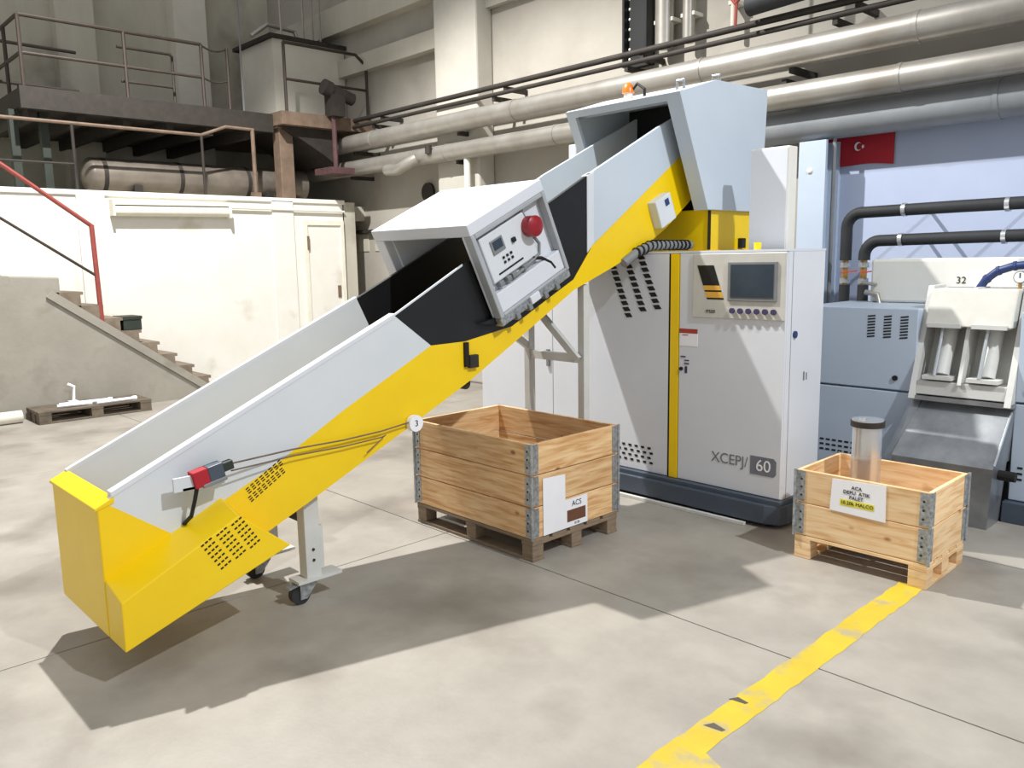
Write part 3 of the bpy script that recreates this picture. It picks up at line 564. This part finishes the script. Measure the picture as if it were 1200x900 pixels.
dv_ = Vector((0, BF[0]-F1[0], BF[1]-F1[1])); LN = dv_.length; dv_.normalize(); dn = Vector((0, -dv_.z, dv_.y))
FO = (0, F1[0], F1[1])
for (x0, x1, a0, a1) in ((HN-.125, HN, 0, LN), (HF, HF+.085, 0, LN), (HF+.085, HN-.125, 0, .055)):
    build('front_frame', MB().ob(FO, XA, dv_, dn, (x0, x1+.001), (a0, a1), (-.004, .03)), 'hood', hd)
build('dark_hood_sheet', MB().box(HF+.03, HN-.03, 5.86, 5.88, 2.2, 3.12), 'blackdark', hd, label='added dark sheet inside the hood')  # invented dark sheet, added to keep the hood interior dark
build('inner_lining', MB().px([(5.2, 2.985), (5.57, 3.10), (5.86, 3.11), (5.86, 3.09), (5.57, 3.08), (5.2, 2.965)], HF+.03, HN-.03), 'hood', hd)
build('inner_lining', MB().px([(5.16, 2.98), (5.56, 3.10), (5.86, 3.11), (5.86, 2.25), (5.50, 2.25)], HF+.03, HF+.045), 'hood', hd)
build('inner_lining', MB().px([(5.20, 2.98), (5.56, 3.10), (5.86, 3.11), (5.86, 2.25), (5.54, 2.25)], HN-.045, HN-.03), 'hood', hd)
build('adaptor', MB().box(-4.62, -3.62, 5.56, 6.18, 1.87, 2.20), 'yellow', hd, bevel=.006, label='yellow adaptor box')
build('adaptor_flange', MB().box(-4.64, -3.60, 5.54, 6.20, 1.87, 1.89), 'yellow', hd)
build('toggle_clamp', MB().box(-3.62, -3.58, 5.98, 6.04, 1.90, 1.98), 'darkslot', hd, bevel=.005)
build('edge_seal', MB().tube([(-3.615, 5.555, 1.89), (-3.615, 5.555, 2.19)], .012, 6), 'darkslot', hd)
be = build('beacon_base', MB().tube([(-4.18, 5.26, 3.05), (-4.18, 5.26, 3.11)], .035, 14), 'fluor', hd)
build('beacon_lens', MB().dome((-4.18, 5.26, 3.11), (0, 0, 1), .048, .08, 14, 5), 'orange', be, smooth=True, label='orange beacon lens')
build('beacon_cable', MB().tube([(-4.18, 5.27, 3.10), (-4.10, 5.27, 3.17), (-4.03, 5.27, 3.12), (-4.03, 5.27, 3.04)], .012, 8), 'blackdark', be)
for (x, y) in ((-3.72, 5.30), (-3.62, 5.62)): build('lifting_eye', MB().tube([(x-.03, y, 3.06 if y < 5.5 else 3.15), (x-.03, y, 3.14 if y < 5.5 else 3.20), (x+.03, y, 3.14 if y < 5.5 else 3.20), (x+.03, y, 3.06 if y < 5.5 else 3.15)], .011, 8), 'steel', hd)
build('side_device', MB().box(HF-.09, HF, 5.22, 5.36, 2.66, 2.78), 'white', hd, bevel=.008); build('device_bracket', MB().box(HF-.05, HF, 5.25, 5.33, 2.55, 2.67), 'steel', hd)

# ================================================================== main machine
mc_ = thing('granulator_machine', (-3.5, 5.2, 0), 'white machine cabinet with yellow stripe, touch screen and slate plinth', 'machine')
MX0, MX1, MY = -4.36, -2.645, 4.98
build('body', MB().box(MX0, MX1, MY+.02, 5.505, .19, 1.865), 'white', mc_, bevel=.006)
build('rear_body', MB().box(-4.40, -3.32, 5.505, 6.5, .19, 1.87), 'white', mc_, bevel=.006)
build('top_lid', MB().box(MX0, MX1, MY, 5.51, 1.865, 1.88), 'white', mc_)
pl = build('plinth', MB().pz([(MX0, 4.90), (-2.72, 4.90), (-2.62, 4.94), (-2.60, 5.0), (-2.60, 5.52), (MX0, 5.52)], .03, .165), 'plinth', mc_, bevel=.008, label='slate grey plinth')
build('plinth_top', MB().box(MX0, -2.62, 4.93, 5.505, .165, .195), 'plinth', mc_)
for (x, y) in ((-4.2, 5.0), (-2.75, 5.02), (-2.75, 5.4)): build('foot', MB().tube([(x, y, 0), (x, y, .035)], .05, 12), 'darkslot', mc_)
build('cable_tray', MB().bar((-4.3, 4.86, .012), (-2.85, 4.88, .012), .03, .02), 'frame', mc_)
dl = build('left_door', MB().box(MX0+.005, -3.575, MY, MY+.02, .20, 1.862), 'white', mc_, bevel=.003)
dr = build('right_door', MB().box(-3.478, MX1-.005, MY, MY+.02, .20, 1.862), 'white', mc_, bevel=.003)
build('yellow_stripe', MB().box(-3.555, -3.485, MY-.004, MY+.02, .20, 1.862), 'yellow', mc_, label='yellow vertical stripe')
build('dark_gap_strip', MB().box(-3.575, -3.555, MY+.004, MY+.02, .20, 1.862), 'darkslot', mc_)  # dark strip filling the gap between left door and yellow stripe
# upper vents on the left door : three slanted columns of slots
pts = []
for c in range(3):
    for k in range(9):
        pts.append((-4.10+.135*c+.019*k, MY-.0005, 1.80-.046*k + .02*c - (.0 if c else .03)))
ms = MB().poly([(-.040, -.002, .014), (.016, -.002, .019), (.040, -.002, -.012), (-.016, -.002, -.017), (-.040, .004, .014), (.016, .004, .019), (.040, .004, -.012), (-.016, .004, -.017)], [(0,1,2,3),(7,6,5,4),(0,4,5,1),(1,5,6,2),(2,6,7,3),(3,7,4,0)])
repeat('vent_slot', ms, 'darkslot', pts, dl, (0, 0, 0))
pts = [(-4.30+.062*i+.02*(j % 2), MY-.0005, .385-.038*j) for i in range(10) for j in range(4)]
ms2 = MB().poly([(-.018, -.002, .008), (.012, -.002, .010), (.018, -.002, -.006), (-.010, -.002, -.010), (-.018, .004, .008), (.012, .004, .010), (.018, .004, -.006), (-.010, .004, -.010)], [(0,1,2,3),(7,6,5,4),(0,4,5,1),(1,5,6,2),(2,6,7,3),(3,7,4,0)])
repeat('vent_slot', ms2, 'darkslot', pts, dl, (0, 0, 0))
# operator panel
hm = build('operator_panel', MB().box(-3.36, -2.652, MY-.012, MY, 1.412, 1.858), 'bezel', dr, bevel=.004, label='warm grey operator panel')
build('screen_frame', MB().box(-3.075, -2.705, MY-.022, MY-.012, 1.535, 1.80), 'greyplastic', dr, bevel=.004)
build('touch_screen', MB().box(-3.05, -2.73, MY-.025, MY-.02, 1.56, 1.782), 'screen', dr, label='dark touch screen')
repeat('push_button', MB().tube([(0, -.016, 0), (0, .004, 0)], .019, 14), 'purpleprint', [(-3.035+.062*k, MY-.013, 1.468) for k in range(6)], dr, (0, 0, 0))
# slanted emblem, stripes stepping to the lower right
for k, m_ in enumerate(('black', 'black', 'black', 'black', 'gold', 'black', 'gold', 'black')):
    h = (.035, .035, .035, .035, .032, .012, .04, .012)[k]; zt = 1.778-sum((.035, .035, .035, .035, .032, .012, .04, .012)[:k]); sh = .36*(1.778-zt)
    build('emblem_stripe', MB().poly([(-3.325+sh, MY-.0135, zt), (-3.19+sh, MY-.0135, zt), (-3.19+sh+.36*h, MY-.0135, zt-h), (-3.325+sh+.36*h, MY-.0135, zt-h)], [(0, 3, 2, 1)]), m_, dr)
text('panel_mark', 'mas', .05, (-3.21, MY-.0135, 1.462), (1, 0, 0), (.2, 0, 1), 'ink', dr)
build('warning_label', MB().box(-3.475, -3.32, MY-.002, MY, 1.20, 1.325), 'paper', dr); build('label_header', MB().box(-3.475, -3.32, MY-.003, MY-.001, 1.292, 1.325), 'redprint', dr)
build('label_line', MB().box(-3.45, -3.40, MY-.003, MY-.001, 1.276, 1.282), 'redprint', dr)
build('sticker_mark', MB().box(-3.462, -3.42, MY-.003, MY, 1.115, 1.125).box(-3.43, -3.39, MY-.003, MY, 1.09, 1.098).box(-3.43, -3.39, MY-.003, MY, 1.065, 1.075).box(-3.425, -3.405, MY-.003, MY, 1.0, 1.05), 'purpleprint', dr)
build('door_lock', MB().tube([(-3.455, MY-.012, 1.03), (-3.455, MY, 1.03)], .014, 10), 'darkslot', dr)
text('model_name', 'XCEPJ/', .105, (-3.04, MY-.002, .415), (1, 0, 0), (0, 0, 1), 'logogrey', dr, sx=.95)
bdg = [(-2.875, .345), (-2.70, .345), (-2.68, .365), (-2.68, .455), (-2.70, .475), (-2.875, .475)]
build('model_badge', MB().py(bdg, MY-.003, MY-.0005), 'logogrey', dr); text('badge_number', '60', .115, (-2.775, MY-.0045, .41), (1, 0, 0), (0, 0, 1), 'paper', dr)
build('side_lock', MB().tube([(MX1, 5.10, 1.315), (MX1+.012, 5.10, 1.315)], .024, 14), 'blue', mc_)
build('side_mark', MB().box(MX1-.001, MX1+.0015, 5.24, 5.26, .99, 1.05).box(MX1-.001, MX1+.0015, 5.28, 5.295, .99, 1.04), 'logogrey', mc_)
build('side_seam', MB().box(MX1-.002, MX1+.001, 5.05, 5.056, .2, 1.86), 'greyplastic', mc_)
build('top_knob', MB().tube([(-3.02, 5.25, 1.875), (-3.02, 5.25, 1.93)], .025, 12), 'yellow', mc_)
# white filter column behind it
fc = thing('white_filter_cabinet', (-3.06, 5.7, 0), 'tall plain white cabinet standing behind the machine beside the hood', 'cabinet')
build('body', MB().box(-3.30, -2.99, 5.60, 5.72, .02, 2.615), 'whitewash', fc, bevel=.006); build('door', MB().box(-3.29, -3.0, 5.588, 5.60, .1, 2.6), 'white', fc); build('base', MB().box(-3.29, -3.0, 5.61, 5.71, 0, .03), 'plinth', fc)
# white cabinet on the left
wc = thing('white_machine_cabinet', (-5.4, 5.6, 0), 'broad plain white machine cabinet behind the conveyor legs', 'cabinet')
build('body', MB().box(-5.92, -4.42, 5.2, 6.2, .12, 1.87), 'whitewash', wc, bevel=.006); build('base', MB().box(-5.90, -4.44, 5.22, 6.18, 0, .13), 'plinth', wc)
build('door', MB().box(-5.90, -4.96, 5.188, 5.2, .16, 1.85), 'white', wc); build('door', MB().box(-4.95, -4.43, 5.188, 5.21, .16, 1.85), 'white', wc)
build('door_handle', MB().box(-5.02, -4.99, 5.17, 5.19, .9, 1.05), 'greyplastic', wc)

# ================================================================== collar crates
def collar(name, x0, x1, y0, y1, z0, h, m, label, group, t=.022, hinge=True):
    o = thing(name, ((x0+x1)/2, (y0+y1)/2, z0), label, 'crate collar', group)
    g = .003
    build('board', MB().box(x0, x1, y0, y0+t, z0+g, z0+h-g), m, o, bevel=.003); build('board', MB().box(x0, x1, y1-t, y1, z0+g, z0+h-g), m, o, bevel=.003)
    build('board', MB().box(x0, x0+t, y0+t, y1-t, z0+g, z0+h-g), m, o, bevel=.003); build('board', MB().box(x1-t, x1, y0+t, y1-t, z0+g, z0+h-g), m, o, bevel=.003)
    for cx, sx in ((x0, -1), (x1, 1)):
        for cy, sy in ((y0, -1), (y1, 1)):
            e = .004
            hg = build('hinge', MB().box(min(cx-sx*.055, cx+sx*e), max(cx-sx*.055, cx+sx*e), min(cy, cy+sy*e), max(cy, cy+sy*e), z0+.012, z0+h-.006)
                       .box(min(cx, cx+sx*e), max(cx, cx+sx*e), min(cy-sy*.055, cy+sy*e), max(cy-sy*.055, cy+sy*e), z0+.012, z0+h-.006), 'steel', o)
            build('hinge_pin', MB().tube([(cx+sx*.006, cy+sy*.006, z0-.004), (cx+sx*.006, cy+sy*.006, z0+h)], .009, 8), 'steel', hg)
            for zz in (.05, .10, .15):
                if zz < h: build('rivet', MB().dome((cx-sx*.035, cy+sy*.004, z0+zz), (0, sy, 0), .008, .004, 8, 2), 'darksteel', hg)
    return o
# crate by the conveyor: pallet + three collars
cx0, cx1, cy0, cy1 = -4.57, -3.405, 3.37, 4.18
pallet('crate_pallet', cx0, cx1, cy0, cy1, .144, 'woodold', 'grey weathered pallet under the tall collar crate below the conveyor', blk=.10, group=None)
labs = ('lowest pine collar of the tall crate with papers stuck on its side', 'middle pine collar of the tall crate below the conveyor', 'topmost pine collar of the tall crate below the conveyor')
cols = [collar('pallet_collar', cx0, cx1, cy0, cy1, .144+.2*k, .2, 'wood', labs[k], 'collars of the tall crate') for k in range(3)]
pp = build('paper_sheet', MB().poly([(cx1+.006, 3.46, .15), (cx1+.006, 3.66, .15), (cx1+.006, 3.66, .505), (cx1+.006, 3.46, .515), (cx1+.004, 3.46, .15), (cx1+.004, 3.66, .15), (cx1+.004, 3.66, .505), (cx1+.004, 3.46, .515)],
           [(0,1,2,3),(7,6,5,4),(0,4,5,1),(1,5,6,2),(2,6,7,3),(3,7,4,0)]), 'paper', cols[0], label='blank white paper sheet')
sl = build('shipping_label', MB().box(cx1+.004, cx1+.0065, 3.66, 3.87, .15, .335), 'paper', cols[0], label='white shipping label with brown print')
build('brown_block', MB().box(cx1+.006, cx1+.0075, 3.675, 3.85, .185, .262), 'brownprint', sl)
text('label_heading', 'ACS', .05, (cx1+.0072, 3.765, .298), (0, 1, 0), (0, 0, 1), 'ink', sl)
text('label_footer', '10 20', .022, (cx1+.0072, 3.765, .167), (0, 1, 0), (0, 0, 1), 'ink', sl)
# crate on the walkway line: small pallet + two collars
dx0, dx1, dy0, dy1 = -2.325, -1.55, 4.575, 5.15
sp = thing('small_pallet', ((dx0+dx1)/2, (dy0+dy1)/2, 0), 'pale pine two-runner pallet under the low collar crate', 'pallet')
for x in (dx0, dx1-.1):
    build('runner', MB().box(x, x+.1, dy0+.1, dy1-.1, 0, .022), 'wood2', sp, bevel=.003); build('runner_top', MB().box(x, x+.1, dy0, dy1, .10, .122), 'wood2', sp, bevel=.003)
    for y in (dy0, (dy0+dy1)/2-.05, dy1-.1): build('block', MB().box(x, x+.1, y, y+.1, 0 if y in (dy0, dy1-.1) else .022, .10), 'wood2', sp, bevel=.004)
for k in range(5): build('deck_board', MB().box(dx0, dx1, dy0+.115*k, dy0+.115*k+.10, .122, .144), 'wood2', sp, bevel=.003)
labs = ('lower pine collar of the low crate on the walkway line', 'upper pine collar of the low crate holding a paper sign')
c2 = [collar('pallet_collar', dx0, dx1, dy0, dy1, .144+.206*k, .206, 'wood2', labs[k], 'collars of the low crate') for k in range(2)]
sg = build('paper_sign', MB().poly([(-2.10, dy0-.004, .535), (-1.79, dy0-.004, .548), (-1.785, dy0-.004, .335), (-2.11, dy0-.004, .345), (-2.10, dy0-.0015, .535), (-1.79, dy0-.0015, .548), (-1.785, dy0-.0015, .335), (-2.11, dy0-.0015, .345)],
           [(3,2,1,0),(4,5,6,7),(0,1,5,4),(1,2,6,5),(2,3,7,6),(3,0,4,7)]), 'paper', c2[1], label='white paper sign with a yellow highlighted line')
for s_, z_, sz in (('ACA', .500, .03), ('DEPU  ATIK', .470, .03), ('PALET', .440, .03)): text('sign_line', s_, sz, (-1.955, dy0-.0052, z_), (1, 0, 0), (0, 0, 1), 'ink', sg)
build('highlight', MB().box(-2.05, -1.85, dy0-.0048, dy0-.004, .385, .425), 'hilite', sg); text('sign_line', '10.20k MALCO', .03, (-1.95, dy0-.0058, .405), (1, 0, 0), (0, 0, 1), 'ink', sg)
# steel cylinder in the low crate
cy = thing('steel_cylinder', (-2.06, 4.93, .144), 'shiny steel filter cylinder with dark rim standing in the low crate', 'cylinder')
build('tube', MB().tube([(-2.06, 4.93, .144), (-2.06, 4.93, .50), (-2.06, 4.93, .81)], .085, 32), 'stainless', cy, smooth=True)
build('seam_band', MB().tube([(-2.06, 4.93, .60), (-2.06, 4.93, .615)], .088, 32), 'stainless', cy, smooth=True)
build('rim', MB().tube([(-2.06, 4.93, .80), (-2.06, 4.93, .835)], .098, 32), 'darksteel', cy, smooth=True); build('rim_lip', MB().tube([(-2.06, 4.93, .833), (-2.06, 4.93, .843)], .092, 32), 'stainless', cy, smooth=True)
build('cap_stud', MB().tube([(-2.08, 4.90, .84), (-2.08, 4.90, .855)], .018, 10), 'stainless', cy)

# ================================================================== second machine on the right
m2 = thing('press_machine', (-1.95, 6.7, 0), 'blue grey machine with a steel chute and twin cylinders by the wall', 'machine')
Y2 = 6.2
for (a, b) in ((-3.15, -2.265), (-1.61, -.5)):
    ub = build('upper_body', MB().box(a, b, Y2, 7.05, .83, 1.435), 'greyblue', m2, bevel=.006)
    build('lower_body', MB().box(a, b, Y2, 7.05, .15, .815), 'greyblue', m2, bevel=.006)
    build('seam', MB().box(a, b, Y2+.06, 7.05, .81, .835), 'greyblue', m2)
    build('plinth', MB().box(a-.02, b+.02, Y2-.06, 7.05, 0, .145), 'plinth', m2, bevel=.006)
    build('latch', MB().tube([(b-.14 if a < -2 else a+.08, Y2-.012, .92), (b-.14 if a < -2 else a+.08, Y2, .92)], .02, 12), 'darkslot', m2)
    n_ = [(xx, Y2-.0005, zz) for xx in ((-2.60, -2.48, -2.36) if a < -2 else (-1.2, -1.08, -.96)) for zz in [1.22+.022*k for k in range(8)]]
    mq = MB().poly([(-.028, -.002, .003), (.028, -.002, .010), (.028, -.002, -.001), (-.028, -.002, -.008), (-.028, .004, .003), (.028, .004, .010), (.028, .004, -.001), (-.028, .004, -.008)], [(0,1,2,3),(7,6,5,4),(0,4,5,1),(1,5,6,2),(2,6,7,3),(3,7,4,0)])
    repeat('vent_slot', mq, 'darkslot', n_, ub, (0, 0, 0))
    n_ = [(xx, Y2-.0005, zz) for xx in [(-2.95 if a < -2 else -1.55)+.05*k for k in range(7)] for zz in (.30, .34, .38)]
    repeat('vent_slot', MB().box(-.016, .016, -.002, .004, -.007, .007), 'darkslot', n_, m2, (0, 0, 0))
build('back_panel', MB().box(-2.265, -1.61, 6.75, 7.0, 0, 1.58), 'frame', m2)
# inclined press bed with side cheeks
ic = [(6.16, .80), (6.30, .80), (6.66, 1.56), (6.52, 1.60)]
for x in (-2.25, -1.63): build('bed_cheek', MB().px([(6.10, .80), (6.34, .80), (6.62, 1.60), (6.38, 1.60)], x-.02, x+.02), 'frame', m2)
build('bed_plate', MB().px([(6.28, .80), (6.34, .80), (6.62, 1.58), (6.56, 1.58)], -2.23, -1.65), 'frame', m2)
build('head_block', MB().px([(6.20, .80+.52), (6.60, 1.32), (6.64, 1.58), (6.30, 1.58)], -2.22, -1.66), 'bezel', m2, bevel=.01)
build('bed_divider', MB().px([(6.12, .92), (6.40, .92), (6.62, 1.59), (6.34, 1.59)], -1.955, -1.93), 'frame', m2)
build('cross_plate', MB().box(-2.23, -1.65, 6.14, 6.36, .83, .93), 'frame', m2, bevel=.005)
for x in (-2.09, -1.80):
    cyl = build('press_cylinder', MB().tube([(x, 6.21, .97), (x, 6.38, 1.34)], .055, 16), 'frame', m2, smooth=True)
    build('piston_rod', MB().tube([(x-.02, 6.13, .97), (x-.02, 6.28, 1.36)], .014, 8), 'stainless', cyl, smooth=True)
    build('clamp_plate', MB().box(x-.10, x+.10, 6.12, 6.24, .945, .972), 'frame', cyl)
    build('top_plate', MB().box(x-.11, x+.11, 6.19, 6.30, 1.31, 1.34), 'frame', cyl)
build('chute_edge', MB().box(-2.25, -1.60, 6.12, 6.2, .79, .82), 'chute', m2)
ch = build('chute', MB().loft([(-2.20, 6.20, .79), (-1.605, 6.20, .79), (-1.605, 6.65, .79), (-2.20, 6.65, .79)], [(-2.27, 5.86, .42), (-1.62, 5.86, .42), (-1.62, 6.55, .42), (-2.27, 6.55, .42)]), 'chute', m2, label='satin steel chute')
build('chute_skirt', MB().loft([(-2.27, 5.86, .42), (-1.62, 5.86, .42), (-1.62, 6.15, .42), (-2.27, 6.15, .42)], [(-2.27, 5.88, 0), (-1.64, 5.88, 0), (-1.64, 6.13, 0), (-2.27, 6.13, 0)]), 'chute', m2)
build('chute_gap', MB().loft([(-2.265, 6.19, .80), (-2.20, 6.19, .80), (-2.20, 6.6, .80), (-2.265, 6.6, .80)], [(-2.36, 5.95, .38), (-2.275, 5.90, .38), (-2.275, 6.4, .38), (-2.36, 6.4, .38)]), 'chute', m2)
build('chute_knob', MB().tube([(-1.62, 6.0, .36), (-1.52, 6.0, .36)], .035, 12), 'darkslot', m2)
build('weld_seam', MB().tube([(-1.615, 6.16, .76), (-1.62, 5.88, .44)], .008, 6), 'stainless', m2)
# white tank on top
wt = thing('white_header_tank', (-2.35, 7.2, 1.435), 'white box tank on top of the blue grey machine', 'tank')
build('body', MB().box(-2.92, -1.84, 6.9, 7.45, 1.437, 1.79), 'whitewash', wt, bevel=.02); build('support', MB().box(-2.85, -1.9, 7.08, 7.4, 0, 1.44), 'frame', wt)
text('tank_number', '32', .075, (-2.22, 6.897, 1.62), (1, 0, 0), (0, 0, 1), 'ink', wt); build('tank_clip', MB().box(-2.16, -2.12, 6.89, 6.9, 1.54, 1.56), 'darkslot', wt)
build('outlet_pipe', MB().tube([(-2.98, 6.88, 1.60), (-2.86, 6.88, 1.58)], .014, 8), 'alu', wt); build('outlet_elbow', MB().tube([(-2.95, 6.88, 1.52), (-2.85, 6.88, 1.50), (-2.81, 6.88, 1.36)], .022, 8), 'alu', wt, smooth=True)
hz = thing('blue_hose', (-1.9, 6.5, 1.58), 'navy blue ribbed hose arching over the steel press bed', 'hose')
hp = [(-1.97, 6.50, 1.57), (-1.93, 6.50, 1.64), (-1.86, 6.50, 1.70), (-1.76, 6.50, 1.735), (-1.62, 6.50, 1.75), (-1.40, 6.50, 1.74)]
build('hose', MB().tube(hp, .028, 12), 'blue', hz, smooth=True)
for k in range(1, 5): build('hose_cuff', MB().tube([Vector(hp[k]), Vector(hp[k])+(Vector(hp[k+1])-Vector(hp[k])).normalized()*.02], .033, 12), 'blue', hz)
gg = thing('pressure_gauge', (-1.70, 6.4, 1.58), 'small white pressure gauge under the blue hose', 'gauge')
build('dial_case', MB().tube([(-1.70, 6.44, 1.66), (-1.70, 6.47, 1.66)], .042, 20), 'greyplastic', gg); build('dial_face', MB().tube([(-1.70, 6.437, 1.66), (-1.70, 6.441, 1.66)], .036, 20), 'paper', gg)
build('stem', MB().tube([(-1.70, 6.455, 1.57), (-1.70, 6.455, 1.63)], .012, 8), 'brass', gg); build('needle', MB().box(-1.703, -1.697, 6.434, 6.437, 1.655, 1.69), 'darkslot', gg)
# black insulated pipes
def bpipe(x, zt, y, label, ring):
    t = thing('insulated_water_pipe', (x, y, 0), label, 'pipe')
    r = .053; zb, zm = 1.55, 1.776
    el = [(x+.135*(1-math.cos(a)), y, zt-.135+.135*math.sin(a)) for a in [R(90*k/6) for k in range(7)]]
    build('riser', MB().tube([(x, y, 0), (x, y, zb)], r-.004, 14), 'pipeblack', t, smooth=True)
    build('upper_run', MB().tube([(x, y, zm)] + el + [(x+1.0, y, zt+.01), (3, y, zt+.03)], r, 14), 'pipeblack', t, smooth=True)
    vb = build('valve', MB().tube([(x, y, zb-.01), (x, y, zm+.02)], .03, 10), 'brass', t, smooth=True)
    build('valve_lever', MB().bar((x-.01, y-.06, 1.66), (x+.14, y-.06, 1.68), .02, .012), 'redprint', vb); build('union_nut', MB().tube([(x, y, 1.565), (x, y, 1.61)], .045, 6), 'steel', vb); build('union_nut', MB().tube([(x, y, 1.71), (x, y, 1.755)], .045, 6), 'steel', vb)
    for xx in ring:
        build('clamp', MB().tube([(xx, y, zt+.005), (xx+.035, y, zt+.006)], r+.008, 14), 'stainless', t, smooth=True)
        build('standoff', MB().box(xx+.005, xx+.03, y, 8.28, zt-.01, zt+.01), 'steel', t)
    build('end_band', MB().tube([(x, y, 1.355), (x, y, 1.372)], r, 14), 'paper', t)
bpipe(-3.48, 2.211, 7.65, 'outer black insulated pipe with higher elbow above the blue grey machine', (-2.98, -2.16))
bpipe(-3.304, 1.951, 7.65, 'inner black insulated pipe with lower elbow above the blue grey machine', (-2.996, -2.17))
